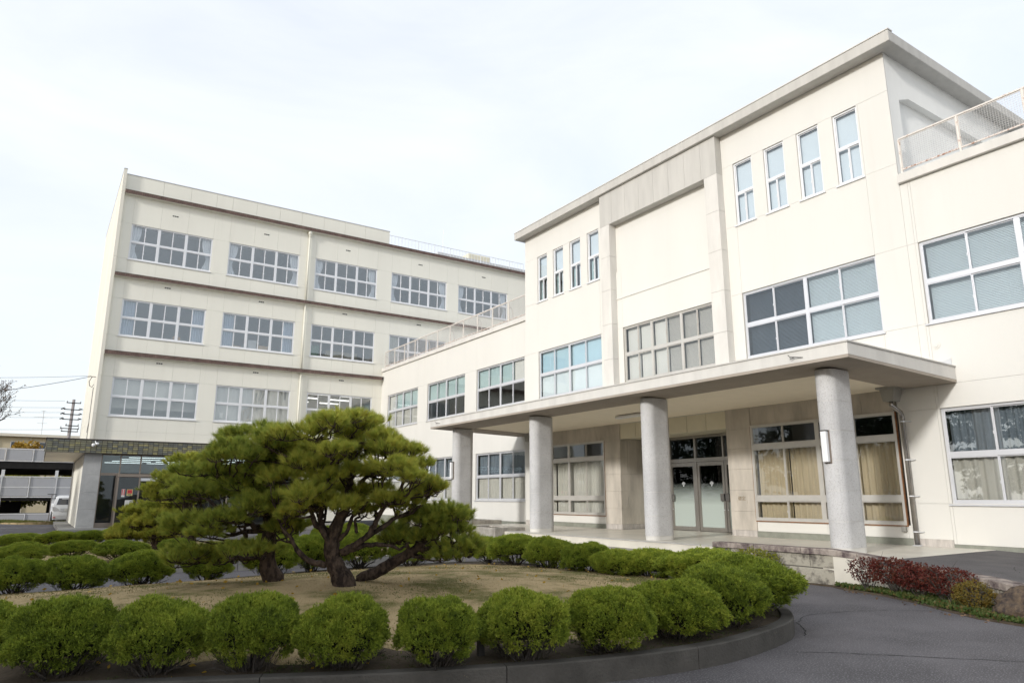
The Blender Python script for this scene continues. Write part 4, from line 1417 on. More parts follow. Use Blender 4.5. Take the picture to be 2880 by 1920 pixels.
wmat = MATS['white_frame']
for wi, (a, b) in enumerate(WX):
    for fi, (z0, z1) in enumerate(WZ):
        if fi == 0 and a > 16: continue
        wd = window(FB, Bd, a, b, z0, z1, units=3, m_frame=wmat, m_glass=MATS['glass_b'], dep=-0.045, fr=0.055, mul=0.11, tr=0.09)
        if fi == 2 or (fi == 1 and wi < 2):
            cm = MATS['curtain_white'] if fi == 2 else MATS['curtain_blue']
            wdt = 0.50 if fi == 2 else 0.62
            curtain(FB, wd, a + 0.06, a + wdt, z0 + 0.03, z1 - 0.05, -0.2, cm, amp=0.035, wl=0.11, tie=0.35 if fi == 2 else None, side=-1, seed=wi * 7 + fi)
            curtain(FB, wd, b - wdt, b - 0.06, z0 + 0.03, z1 - 0.05, -0.2, cm, amp=0.035, wl=0.11, tie=0.35 if fi == 2 else None, side=1, seed=wi * 9 + fi)
        if fi == 1 and wi == 3:
            curtain(FB, wd, a + 0.06, a + 0.75, z0 + 0.03, z1 - 0.05, -0.2, MATS['curtain_grey'], amp=0.03, wl=0.12, seed=77)
        if fi == 0 and wi == 0:
            roller(FB, wd, a + 0.05, b - 0.05, z0 + 0.92, z1 - 0.05, -0.2, MATS['blind_white'])
            roller(FB, wd, a + 0.05, b - 0.05, z0 + 0.45, z0 + 0.92, -0.5, MATS['interior_wall'])
        if fi == 0 and wi == 1:
            curtain(FB, wd, a + 0.05, b - 0.05, z0 + 0.03, z1 - 0.05, -0.2, MATS['blind_white'], amp=0.012, wl=0.3, seed=5)
            mb = MB(); FB.box(mb, a + 0.3, a + 0.46, -0.10, -0.098, z0 + 0.2, z0 + 0.46); mb.build('notice', MATS['paper'], wd)

# rooms: slabs, partitions, ceilings with lamp fittings
for z in (4.35, 8.33, 12.32, 16.35):
    MB().box(2.0, 27.3, 39.25, 50.3, z, z + 0.22).build('floor_slab', MATS['interior_wall'], Bd)
MB().box(2.0, 27.3, 47.0, 47.1, 4.5, 16.4).build('partition', MATS['interior_wall'], Bd)
for x in (6.75, 11.5, 16.4, 21.2):
    MB().box(x, x + 0.12, 39.3, 46.9, 4.6, 16.3).build('partition', MATS['interior_wall'], Bd)
for fi, zc in enumerate((8.33, 12.32, 16.35)):
    for wi, (a, b) in enumerate(WX):
        if fi == 0 and wi > 2: continue
        lit = fi == 0 and wi == 2
        for r_ in range(2 if not lit else 3):
            for c_ in range(2):
                x = a + 0.6 + c_ * 2.0
                y = 40.4 + r_ * 1.9
                zl_ = zc - 0.80 if lit else zc - 0.10
                mb = MB().box(x, x + 1.25, y + (0.4 if lit else 0), y + (0.5 if lit else 0.16), zl_, zl_ + 0.07)
                mb.build('tube_lamp', MATS['tube_lit'] if lit else MATS['lamp_white'], Bd)
# things standing behind the glass
def loose(name, x0, x1, y0, y1, z0, z1, m_, lab, cat):
    o = MB().box(x0, x1, y0, y1, z0, z1).build(name, MATS[m_])
    tag(bevel(o, 0.01), lab, cat)


ZF3 = 8.55
mb = MB().box(2.6, 6.2, 39.35, 39.85, 8.551, 9.40); sh = mb.build('window_shelf', MATS['interior_wall'], Bd)
MB().box(7.3, 11.0, 39.35, 39.85, 8.551, 9.40).build('window_shelf', MATS['interior_wall'], Bd)
MB().box(12.1, 15.8, 39.35, 39.85, 8.551, 9.40).build('window_shelf', MATS['interior_wall'], Bd)
loose('cardboard_box', 4.95, 5.30, 39.42, 39.75, 9.401, 9.78, 'cardboard', 'tall cardboard box behind the third-floor window at the far left', 'box')
loose('cardboard_box', 4.3, 4.85, 39.42, 39.75, 9.401, 9.55, 'cardboard', 'flat cardboard box left of the tall one behind third-floor glass', 'box')
loose('cardboard_box', 7.6, 8.35, 39.42, 39.75, 9.401, 9.66, 'cardboard', 'orange cardboard box at left of the second third-floor window', 'box')
loose('cardboard_box', 9.25, 9.8, 39.42, 39.75, 9.401, 9.80, 'cardboard', 'orange cardboard box at the middle of the second third-floor window', 'box')
loose('cabinet', 8.7, 9.15, 39.42, 39.8, 9.401, 10.05, 'roof_grey', 'pale grey cabinet between cardboard boxes behind third-floor glass', 'cabinet')
loose('display_board', 12.15, 13.0, 40.4, 40.45, 8.553, 10.4, 'green_board', 'green board behind the third-floor window by the downpipe', 'board')
loose('locker', 13.6, 15.6, 41.0, 41.5, 8.553, 10.3, 'far_wall', 'tan locker row behind the third-floor window by the downpipe', 'locker')

# railing, lightning rod, tank and huts on the roof
mb = MB()
rb = MB().box(16.7, 27.5, 39.97, 40.0, 18.10, 18.13).build('railing', MATS['panel_frame'], Bd)
MB().box(16.7, 27.5, 39.97, 40.0, 17.25, 17.27).build('bottom_rail', MATS['panel_frame'], rb)
k = 0
x = 16.7
while x < 27.5:
    big = k % 5 == 0
    e = 0.018 if big else 0.008
    MB().box(x - e, x + e, 39.985 - e, 39.985 + e, 16.942 if big else 17.271, 18.099).build('post', MATS['panel_frame'], rb)
    x += 0.24; k += 1
mb = MB(); mb.tube([(22.5, 43, 16.94), (22.5, 43, 20.3)], [0.03, 0.012], 6); mb.tube([(22.5, 43, 20.2), (22.5, 43, 20.65)], 0.006, 5)
mb.tube([(22.38, 43, 20.5), (22.5, 43, 20.3), (22.62, 43, 20.5)], 0.005, 5)
mb.build('lightning_rod', MATS['aluminium'], Bd)
MB().box(21.9, 30.5, 42.6, 45.0, 16.945, 18.75).build('roof_hut', MATS['roof_grey'], Bd)
tk = bevel(MB().box(24.6, 26.6, 43.0, 44.6, 18.76, 19.35).build('water_tank', MATS['tank_cream'], Bd), 0.12)

# ---- ground floor entrance with the tiled canopy
cz0, cz1, cyF = 3.60, 4.215, 38.30
mb = MB().box(0.10, 14.0, cyF + 0.012, 38.98, cz0 + 0.02, cz1 - 0.02)
mb.box(0.10, 1.7, 38.98, 49.5, cz0 + 0.02, cz1 - 0.02)
tc_ = mb.build('tiled_canopy', MATS['concrete_warm'], Bd)
MB().box(0.06, 14.02, cyF - 0.025, 38.79, cz1 - 0.018, cz1 + 0.03).build('coping', MATS['mortar_dark'], tc_)
MB().box(0.06, 1.75, 38.80, 49.5, cz1 - 0.018, cz1 + 0.03).build('coping', MATS['mortar_dark'], tc_)
MB().box(0.105, 14.0, cyF + 0.006, cyF + 0.011, cz0, cz1 - 0.022).build('mortar', MATS['mortar_dark'], tc_)
grp = [MB() for _ in range(4)]
rows_, tw = 6, 0.2175
th = (cz1 - 0.03 - cz0) / rows_
for r_ in range(rows_):
    for c_ in range(int(13.8 / tw)):
        k = RND.choices([0, 1, 2, 3], [3.0, 3, 3, 2])[0]
        if 0 < c_ < 2 or r_ > 4: k = RND.choices([1, 2, 3], [2, 4, 2])[0]
        x = 0.11 + c_ * tw
        grp[k].box(x + 0.010, x + tw - 0.010, cyF - 0.006 - RND.uniform(0, 0.004), cyF + 0.0055, cz0 + r_ * th + 0.009, cz0 + (r_ + 1) * th - 0.009)
for k in range(4):
    tag(grp[k].build('glazed_tiles', MATS['tile_%d' % k], tc_), kind='stuff')
# left return of the tiles
mb = MB()
for r_ in range(rows_):
    for c_ in range(30):
        y = cyF + 0.02 + c_ * tw
        mb.box(0.085, 0.0985, y + 0.007, y + tw - 0.007, cz0 + r_ * th + 0.009, cz0 + (r_ + 1) * th - 0.009)
tag(mb.build('glazed_tiles', MATS['tile_1'], tc_), kind='stuff')
MB().box(0.13, 1.64, cyF + 0.05, 49.4, cz0 + 0.008, cz0 + 0.019).build('soffit', MATS['ceiling_cream'], tc_)
# granite pier in four stones, cream side wall, slab
zs_ = [0.20, 0.30, 1.05, 1.82, 2.62, 3.61]
for a, b in zip(zs_[:-1], zs_[1:]):
    MB().box(1.65, 2.36, 38.62, 38.95, a + 0.003, b - 0.003).build('pier_stone', MATS['granite'], Bd)
MB().box(1.67, 1.85, 38.95, 49.4, 0.2, 3.62).build('side_wall', SB, Bd)
MB().box(1.60, 1.668, 49.2, 49.4, 0.2, 3.62).build('corner_post', MATS['granite'], Bd)
MB().box(1.0, 14.0, 36.9, 50.0, 0.0, 0.20).build('entrance_slab', MATS['kerb_pale'], Bd)
# glazing
FE = Face('B', 38.85)
mb = MB()
zt = 3.60
for u in (2.38, 3.18, 4.05, 5.35, 6.65, 7.95, 9.25, 10.55, 11.85):
    FE.box(mb, u - 0.03, u + 0.03, -0.05, 0.03, 0.2 if u in (2.38, 3.18) or u > 7 else 2.66, zt)
FE.box(mb, 2.35, 12.0, -0.048, 0.028, zt - 0.05, zt)
FE.box(mb, 2.35, 3.2, -0.048, 0.028, 2.60, 2.72)
FE.box(mb, 7.95, 12.0, -0.048, 0.028, 2.60, 2.72)
FE.box(mb, 2.35, 3.2, -0.048, 0.028, 0.2, 0.42)
gz_ = mb.build('entrance_glazing', MATS['bronze_frame'], Bd)
ul = (2.38, 3.18, 4.05, 5.35, 6.65, 7.95, 9.25, 10.55, 11.85)
for a, b in zip(ul[:-1], ul[1:]):
    mb = MB(); FE.box(mb, a + 0.03, b - 0.03, -0.012, -0.006, 2.72, zt - 0.05); mb.build('pane', MATS['glass_blue'], gz_)
    if a < 3 or a > 7: mb = MB(); FE.box(mb, a + 0.03, b - 0.03, -0.012, -0.006, 0.42, 2.60); mb.build('pane', MATS['glass_dark'], gz_)
# vestibule
VY = 37.85
mb = MB()
mb.box(3.05, 8.0, VY - 0.06, 38.80, 2.52, 2.66)
ves = mb.build('vestibule', MATS['bronze_frame'], Bd)
for (x, y) in [(3.08, VY), (3.08, 38.2), (3.08, 38.5), (3.08, 38.75), (3.98, VY), (6.4, VY), (7.94, VY)]:
    MB().box(x - 0.035, x + 0.035, y - 0.035, y + 0.035, 0.2, 2.52).build('post', MATS['bronze_frame'], ves)
MB().box(3.115, 3.945, VY - 0.01, VY - 0.004, 0.25, 2.50).build('pane', MATS['glass_dark'], ves)
MB().box(6.435, 7.9, VY - 0.01, VY - 0.004, 0.25, 2.50).build('pane', MATS['glass_dark'], ves)
MB().box(3.07, 3.08, VY + 0.04, 38.7, 0.25, 2.50).build('pane', MATS['glass_dark'], ves)
MB().box(4.02, 6.36, VY - 0.02, VY + 0.03, 2.34, 2.48).build('door_track', MATS['aluminium'], ves)
# stickers and notice on the vestibule glass
mb = MB().box(3.28, 3.42, VY - 0.017, VY - 0.012, 1.60, 1.96); st1 = mb.build('sticker', MATS['paper'], ves)
MB().box(3.29, 3.33, VY - 0.020, VY - 0.018, 1.68, 1.95).build('mark', MATS['sticker_red'], st1)
MB().box(3.37, 3.41, VY - 0.020, VY - 0.018, 1.68, 1.95).build('mark', MATS['sticker_red'], st1)
mb = MB().box(3.50, 3.74, VY - 0.017, VY - 0.012, 1.66, 1.95); st2 = mb.build('sticker', MATS['sticker_yellow'], ves)
MB().box(3.52, 3.72, VY - 0.020, VY - 0.018, 1.76, 1.93).build('mark', MATS['sticker_red'], st2)
MB().box(3.54, 3.70, VY - 0.020, VY - 0.018, 1.69, 1.73).build('mark', MATS['ink'], st2)
mb = MB().box(3.46, 3.80, VY - 0.017, VY - 0.012, 1.04, 1.46); st3 = mb.build('notice', MATS['paper'], ves)
text('\u53d7', 0.14, (3.71, VY - 0.019, 1.36), ROT_B, MATS['ink'], st3)
text('\u4ed8', 0.14, (3.71, VY - 0.019, 1.14), ROT_B, MATS['ink'], st3)
# entrance hall inside
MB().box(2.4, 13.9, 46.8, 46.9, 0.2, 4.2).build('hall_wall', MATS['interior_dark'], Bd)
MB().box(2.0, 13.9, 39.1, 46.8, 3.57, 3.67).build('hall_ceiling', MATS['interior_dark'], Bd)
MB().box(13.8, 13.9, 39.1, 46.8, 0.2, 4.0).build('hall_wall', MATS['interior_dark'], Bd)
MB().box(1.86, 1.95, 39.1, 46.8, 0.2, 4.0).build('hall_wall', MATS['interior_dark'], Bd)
for r_ in range(4):
    for c_ in range(3):
        x = 3.6 + c_ * 2.15 - r_ * 0.2
        MB().box(x, x + 1.9, 39.8 + r_ * 2.2, 39.85 + r_ * 2.2, 3.50, 3.522).build('tube_lamp', MATS['tube_lit'], Bd)
# right part of the ground-floor wall behind the pines
facade(FB, Bd, [12.0, 14.0, 16.4], [0.3, 2.0, 4.0], [], SB, gapB)

# spotlight and conduit on the canopy
sp = thing('floodlight', (2.0, 38.2, 4.0), 'small white twin floodlight clipped to the tiled canopy corner', 'lamp')
mb = MB(); mb.tube([(2.0, 38.27, 4.15), (2.0, 38.17, 4.05)], 0.02, 6); mb.build('arm', MATS['lamp_white'], sp)
mb = MB(); mb.lathe([(0.03, -0.02), (0.075, 0.02), (0.08, 0.1), (0.05, 0.13)], (1.93, 38.15, 3.9), 10); mb.lathe([(0.03, -0.02), (0.07, 0.02), (0.07, 0.1)], (2.08, 38.16, 3.98), 10)
mb.build('head', MATS['lamp_white'], sp, smooth=True)
# wires and bracket on the end wall
mb = MB()
mb.tube([(1.76, 40.05, 7.42), (1.55, 40.05, 7.42)], 0.02, 5); mb.tube([(1.60, 40.05, 7.40), (1.5, 40.2, 7.2), (1.55, 40.4, 7.0), (1.66, 40.5, 6.95), (1.72, 40.5, 7.1)], 0.016, 5)
mb.tube([(1.74, 40.9, 7.0), (1.74, 40.9, 4.6), (1.74, 40.9, 4.25)], 0.014, 5)
mb.tube([(1.74, 40.9, 5.3), (1.74, 41.8, 4.8)], 0.01, 5)
mb.build('wall_conduit', MATS['cable'], Bd)

# ================================================================== BACKGROUND (left)
def cable(a, b, sag, rad, label, n=14):
    a, b = Vector(a), Vector(b)
    P = [a.lerp(b, i / n) - Vector((0, 0, sag * 4 * (i / n) * (1 - i / n))) for i in range(n + 1)]
    o = MB().tube(P, rad, 5).build('overhead_cable', MATS['cable'])
    tag(o, label, 'cable', 'overhead cables left of the classroom block')


cable((1.55, 40.05, 7.42), (-7, 48, 6.6), 0.25, 0.014, 'thick cable running left from the end wall bracket')
cable((1.55, 40.05, 7.45), (-12, 60, 9.4), 0.25, 0.009, 'thin upper cable running left from the end wall bracket')

# parking deck
PK = thing('parking_deck', (-4, 57, 0), 'two-level open parking deck with grey metal railing panels', 'parking deck')
px = -0.50
posts = [px + 1.51 * k for k in range(-14, 6)]
for (z0, z1, nm) in [(3.92, 4.70, 1), (1.60, 2.90, 2), (0.02, 0.52, 3)]:
    for a, b in zip(posts[:-1], posts[1:]):
        if nm == 2:
            MB().box(a + 0.05, b - 0.05, 57.0, 57.03, z0 + 0.06, 2.19).build('railing_panel', MATS['panel_grey'], PK)
            MB().box(a + 0.05, b - 0.05, 57.0, 57.03, 2.27, z1 - 0.06).build('railing_panel', MATS['panel_grey'], PK)
        else:
            MB().box(a + 0.05, b - 0.05, 57.0, 57.03, z0 + 0.05, z1 - 0.05).build('railing_panel', MATS['panel_grey'], PK)
    for zz in ([z0, z1] if nm != 2 else [z0, 2.23, z1]):
        MB().box(posts[0], posts[-1], 56.985, 57.045, zz - 0.035, zz + 0.035).build('rail', MATS['panel_frame'], PK)
    for a in posts:
        MB().box(a - 0.035, a + 0.035, 56.95, 56.98, z0 - 0.03, z1 + 0.03).build('post', MATS['panel_frame'], PK)
MB().box(posts[0], posts[-1], 57.5, 75, 3.45, 3.90).build('deck_slab', MATS['deck_shaded_concrete'], PK)
MB().box(posts[0], posts[-1], 57.5, 75, 1.35, 1.60).build('deck_slab', MATS['deck_shaded_concrete'], PK)
for x in (-15.5, -11, -6.5, -2.0, 0.97, 5.5):
    MB().box(x - 0.09, x + 0.09, 57.1, 57.3, 0, 3.35).build('pillar', MATS['panel_frame'], PK)
    MB().box(x - 0.12, x + 0.12, 74.6, 74.9, 0, 3.35).build('pillar', MATS['deck_shaded_concrete'], PK)
MB().box(posts[0], -0.9, 66, 66.2, 0, 1.25).build('wall', MATS['deck_shaded_concrete'], PK)

# grass verge before the deck
VERGE = [(-14, 53.6), (-2.0, 54.4), (-0.4, 51.6), (0.4, 51.1), (3.5, 51.1), (3.5, 52.1), (0.7, 52.2), (-1.2, 56.9), (-14, 56.9)]
struct(MB().prism(VERGE, 0, [0.05, 0.06, 0.12, 0.16, 0.16, 0.16, 0.16, 0.08, 0.06]).build('verge', MATS['lawn_dry']))

# van seen from behind
VN = thing('van', (1.78, 55.0, 0), 'white minivan parked nose-in beside the parking deck, rear facing us', 'van')
vy = 52.7
prof = [(0.0, 0.30), (-0.03, 0.55), (0.02, 0.95), (0.10, 1.15), (0.30, 1.58), (0.42, 1.66)]
W_ = 0.86
vs, fs = [], []
side = [(0.0, 0.22), (-0.04, 0.5), (0.0, 0.9), (0.06, 1.12), (0.22, 1.5), (0.36, 1.64), (0.8, 1.70), (2.6, 1.68), (3.2, 1.5), (3.8, 1.08), (4.5, 0.95), (4.72, 0.75), (4.72, 0.3), (4.6, 0.2)]
hw = [0.80, 0.86, 0.87, 0.86, 0.78, 0.70, 0.66, 0.66, 0.70, 0.82, 0.80, 0.74, 0.76, 0.78]
n = len(side)
vx = 1.78
for (sy, sz), h in zip(side, hw):
    vs += [(vx - h, vy + sy, sz), (vx - h * 0.55, vy + sy - (0.03 if sy < 1 else -0.0), sz + (0.02 if sz > 1.5 else 0)), (vx + h * 0.55, vy + sy - (0.03 if sy < 1 else 0), sz + (0.02 if sz > 1.5 else 0)), (vx + h, vy + sy, sz)]
for i in range(n):
    j = (i + 1) % n
    for k in range(3):
        fs.append((i * 4 + k, i * 4 + k + 1, j * 4 + k + 1, j * 4 + k))
fs.append(tuple(i * 4 for i in range(n))); fs.append(tuple(i * 4 + 3 for i in range(n - 1, -1, -1)))
body = MB().pts(vs, fs).build('body', MATS['car_white'], VN, smooth=False)
bevel(body, 0.05, 3)
P = lambda u, z: (vx + u, vy + np.interp(z, [0.22, 0.5, 0.9, 1.12, 1.5, 1.64], [0.0, -0.04, 0.0, 0.06, 0.22, 0.36]) - 0.045, z)
def vpatch(name, pts, m_):
    f = [P(u, z) for u, z in pts]
    bk = [(p[0], p[1] + 0.03, p[2]) for p in f]
    n_ = len(f)
    MB().pts(f + bk, [tuple(range(n_)), tuple(range(2 * n_ - 1, n_ - 1, -1))] + [(i, n_ + i, n_ + (i + 1) % n_, (i + 1) % n_) for i in range(n_)]).build(name, m_, VN)
vpatch('rear_window', [(-0.68, 1.14), (0.68, 1.14), (0.58, 1.53), (-0.58, 1.53)], MATS['car_glass'])
vpatch('tail_lamp', [(-0.86, 0.80), (-0.52, 0.76), (-0.42, 0.72), (-0.60, 0.92), (-0.72, 1.0), (-0.86, 1.02)], MATS['car_lamp'])
vpatch('tail_lamp', [(0.86, 0.80), (0.86, 1.02), (0.72, 1.0), (0.60, 0.92), (0.42, 0.72), (0.52, 0.76)], MATS['car_lamp'])
vpatch('plate_recess', [(-0.42, 0.70), (0.42, 0.70), (0.46, 0.92), (-0.46, 0.92)], MATS['roof_grey'])
plate = MB().box(vx - 0.22, vx + 0.22, vy - 0.075, vy - 0.065, 0.73, 0.90).build('number_plate', MATS['paper'], VN)
text('30-85', 0.10, (vx + 0.02, vy - 0.078, 0.79), ROT_B, MATS['ink'], plate)
MB().box(vx - 0.8, vx - 0.66, vy - 0.06, vy - 0.03, 0.34, 0.39).build('reflector', MATS['sticker_red'], VN)
MB().box(vx + 0.66, vx + 0.8, vy - 0.06, vy - 0.03, 0.34, 0.39).build('reflector', MATS['sticker_red'], VN)
for sx in (-1, 1):
    for wy in (0.9, 3.75):
        mb = MB()
        n_ = 20
        for rr, x0, x1, nm, m_ in [(0.33, 0.10, 0.30, 'wheel', 'tyre')]:
            vv = []
            for xx in (x0, x1):
                vv += [(vx + sx * (0.86 - 0.02 - xx + 0.10), vy + wy + rr * math.cos(q * 2 * math.pi / n_), rr + rr * math.sin(q * 2 * math.pi / n_)) for q in range(n_)]
            mb.pts(vv, [tuple(range(n_)), tuple(range(2 * n_ - 1, n_ - 1, -1))] + [(q, n_ + q, n_ + (q + 1) % n_, (q + 1) % n_) for q in range(n_)])
        wh = mb.build('wheel', MATS['tyre'], VN)
        mb = MB(); xx = vx + sx * 0.85
        vv = [(xx, vy + wy + 0.2 * math.cos(q * 2 * math.pi / n_), 0.33 + 0.2 * math.sin(q * 2 * math.pi / n_)) for q in range(n_)]
        mb.pts(vv, [tuple(range(n_))]); mb.build('rim', MATS['rim'], wh)
    MB().box(vx + sx * 0.88 - 0.07, vx + sx * 0.88 + 0.07, vy + 3.05, vy + 3.15, 1.0, 1.2).build('wing_mirror', MATS['car_white'], VN)

# thin post with a short crossbar
tp = thing('marker_post', (0.78, 51.9, 0), 'thin grey post with a dark crossbar beside the white van', 'post')
MB().tube([(0.76, 51.9, 0), (0.79, 51.9, 1.75)], 0.025, 6).build('pole', MATS['pole_concrete'], tp)
MB().box(0.55, 1.02, 51.87, 51.93, 1.74, 1.78).build('crossbar', MATS['dark_metal'], tp)

# utility pole
UP = thing('utility_pole', (1.9, 80, 0), 'concrete utility pole with crossarms and insulators left of the classroom block', 'utility pole')
MB().tube([(1.86, 80, 0), (1.93, 80, 10.85)], [0.2, 0.13], 10).build('pole', MATS['pole_concrete'], UP, smooth=True)
for (z, x0, x1) in [(10.5, 1.35, 2.55), (9.85, 1.2, 2.55), (9.38, 1.2, 2.6), (8.9, 1.15, 2.55), (8.3, 1.5, 2.6), (8.02, 1.1, 2.65), (7.75, 1.2, 2.6)]:
    MB().box(x0, x1, 79.85, 79.95, z - 0.04, z + 0.04).build('crossarm', MATS['dark_metal'], UP)
    for x in (x0 + 0.05, x1 - 0.05):
        mb = MB().lathe([(0.03, 0), (0.07, 0.03), (0.04, 0.08), (0.06, 0.12), (0.02, 0.18)], (x, 79.9, z + 0.04), 8)
        mb.build('insulator', MATS['insulator'], UP)
for z in (9.85, 9.38, 8.9):
    for s_ in (-1, 1):
        xa = 1.9 + s_ * 0.72
        MB().tube([(xa - 0.22, 79.9, z + 0.0), (xa + 0.22 * 0, 79.9, z + 0.08), (xa + 0.14, 79.9, z + 0.06)], [0.05, 0.07, 0.04], 6).build('fuse', MATS['black'], UP)
for i, z in enumerate((10.5, 9.85, 9.38, 8.9, 7.75)):
    cable((1.2, 79.9, z + 0.15), (-22, 86, z + 0.5), 0.35, 0.013, ['topmost cable from the utility pole towards the left', 'second cable from the top on the utility pole', 'middle cable on the utility pole', 'fourth cable down on the utility pole', 'lowest cable on the utility pole'][i])

# far low building, antenna
FBd = thing('far_building', (-6, 90, 0), 'distant low tan building with pale flat eave above the parking deck', 'building')
MB().box(-16, 8, 90, 98, 0, 7.75).build('wall', MATS['far_wall'], FBd)
MB().box(-16.4, 8.4, 89.5, 98.5, 7.76, 8.05).build('eave', MATS['far_eave'], FBd)
for x in (-5.6, -2.9, -0.4, 2.3):
    f = MB().box(x, x + 0.9, 89.96, 89.99, 6.55, 7.25).build('window', MATS['panel_frame'], FBd)
    MB().box(x + 0.06, x + 0.84, 89.94, 89.958, 6.6, 7.2).build('pane', MATS['car_glass'], f)
for x in (-4.0, -1.2, 1.4):
    MB().tube([(x, 89.93, 0), (x, 89.93, 7.75)], 0.06, 6).build('downpipe', MATS['far_eave'], FBd)
AN = thing('tv_antenna', (-0.4, 91, 8.05), 'thin television antenna mast on the distant tan building', 'antenna')
mb = MB(); mb.tube([(-0.35, 91, 8.05), (-0.42, 91, 10.7)], 0.03, 6); mb.build('mast', MATS['insulator'], AN)
mb = MB()
for z, l in [(10.65, 0.45), (10.0, 1.7), (9.35, 0.9)]:
    mb.tube([(-0.42 - l / 2, 91, z), (-0.42 + l / 2, 91, z)], 0.015, 5)
    for k in range(6):
        x = -0.42 - l / 2 + l * (k + 0.5) / 6
        mb.tube([(x, 90.7, z + 0.02), (x, 91.3, z + 0.02)], 0.01, 4)
mb.build('elements', MATS['insulator'], AN)

# a low wing far behind the pines (seen through the branches)
# ================================================================== PERSON in the entrance (dark coat, leaning)
PSN = None
def person():
    me = bpy.data.meshes.new('person')
    J = {'hip': (5.02, 39.35, 1.08, 0.17), 'belly': (5.06, 39.36, 1.25, 0.165), 'chest': (5.16, 39.38, 1.46, 0.17), 'neck': (5.27, 39.40, 1.60, 0.065), 'head': (5.33, 39.41, 1.70, 0.095), 'head2': (5.37, 39.42, 1.80, 0.085),
         'shl': (5.14, 39.20, 1.53, 0.075), 'ell': (5.26, 39.14, 1.27, 0.055), 'hal': (5.46, 39.16, 1.12, 0.04),
         'shr': (5.19, 39.57, 1.53, 0.075), 'elr': (5.34, 39.62, 1.28, 0.055), 'har': (5.52, 39.55, 1.14, 0.04),
         'hpl': (4.99, 39.24, 1.02, 0.11), 'knl': (5.05, 39.22, 0.66, 0.075), 'anl': (4.97, 39.24, 0.29, 0.05), 'tol': (5.13, 39.22, 0.235, 0.035),
         'hpr': (5.03, 39.46, 1.02, 0.11), 'knr': (5.12, 39.48, 0.66, 0.075), 'anr': (5.07, 39.48, 0.29, 0.05), 'tor': (5.23, 39.48, 0.235, 0.035)}
    for s_, b_, z_ in (('l', -1, 0), ('r', 1, 0)):
        h = J['ha' + s_]
        for k in range(5):
            J['f%s%d' % (s_, k)] = (h[0] + 0.085 + (0.0 if k else -0.04), h[1] + (k - 2) * 0.02, h[2] - 0.03 - (0.0 if k else -0.02), 0.010)
    J = {k_: (v_[0] - 0.95, v_[1], v_[2], v_[3]) for k_, v_ in J.items()}
    names = list(J)
    E_ = [('hip', 'belly'), ('belly', 'chest'), ('chest', 'neck'), ('neck', 'head'), ('head', 'head2'), ('chest', 'shl'), ('shl', 'ell'), ('ell', 'hal'), ('chest', 'shr'), ('shr', 'elr'), ('elr', 'har'),
          ('hip', 'hpl'), ('hpl', 'knl'), ('knl', 'anl'), ('anl', 'tol'), ('hip', 'hpr'), ('hpr', 'knr'), ('knr', 'anr'), ('anr', 'tor')]
    for s_ in 'lr':
        E_ += [('ha' + s_, 'f%s%d' % (s_, k)) for k in range(5)]
    me.from_pydata([J[n_][:3] for n_ in names], [(names.index(a), names.index(b)) for a, b in E_], [])
    me.materials.append(MATS['person_coat'])
    o = bpy.data.objects.new('person', me)
    COL.objects.link(o)
    o.modifiers.new('skin', 'SKIN')
    for i, n_ in enumerate(names):
        sv = me.skin_vertices[0].data[i]
        sv.radius = (J[n_][3], J[n_][3])
        sv.use_root = (n_ == 'hip')
    o.modifiers.new('sub', 'SUBSURF').levels = 2
    o.modifiers['sub'].render_levels = 2
    tag(o, 'person in a dark coat bending forward just inside the glazed entrance', 'person')
    hd = MB(); hd.lathe([(0.03, -0.10), (0.075, -0.05), (0.092, 0.03), (0.085, 0.09), (0.05, 0.13), (0.005, 0.14)], (4.385, 39.41, 1.72), 14)
    h_ = hd.build('hair', MATS['hair'], o, smooth=True)
    fc = MB(); fc.lathe([(0.03, -0.11), (0.06, -0.07), (0.075, 0.0), (0.07, 0.05), (0.03, 0.09)], (4.435, 39.41, 1.70), 12)
    fc.box(4.495, 4.53, 39.40, 39.42, 1.68, 1.72)
    fc.build('face', MATS['skin'], o, smooth=True)
person()

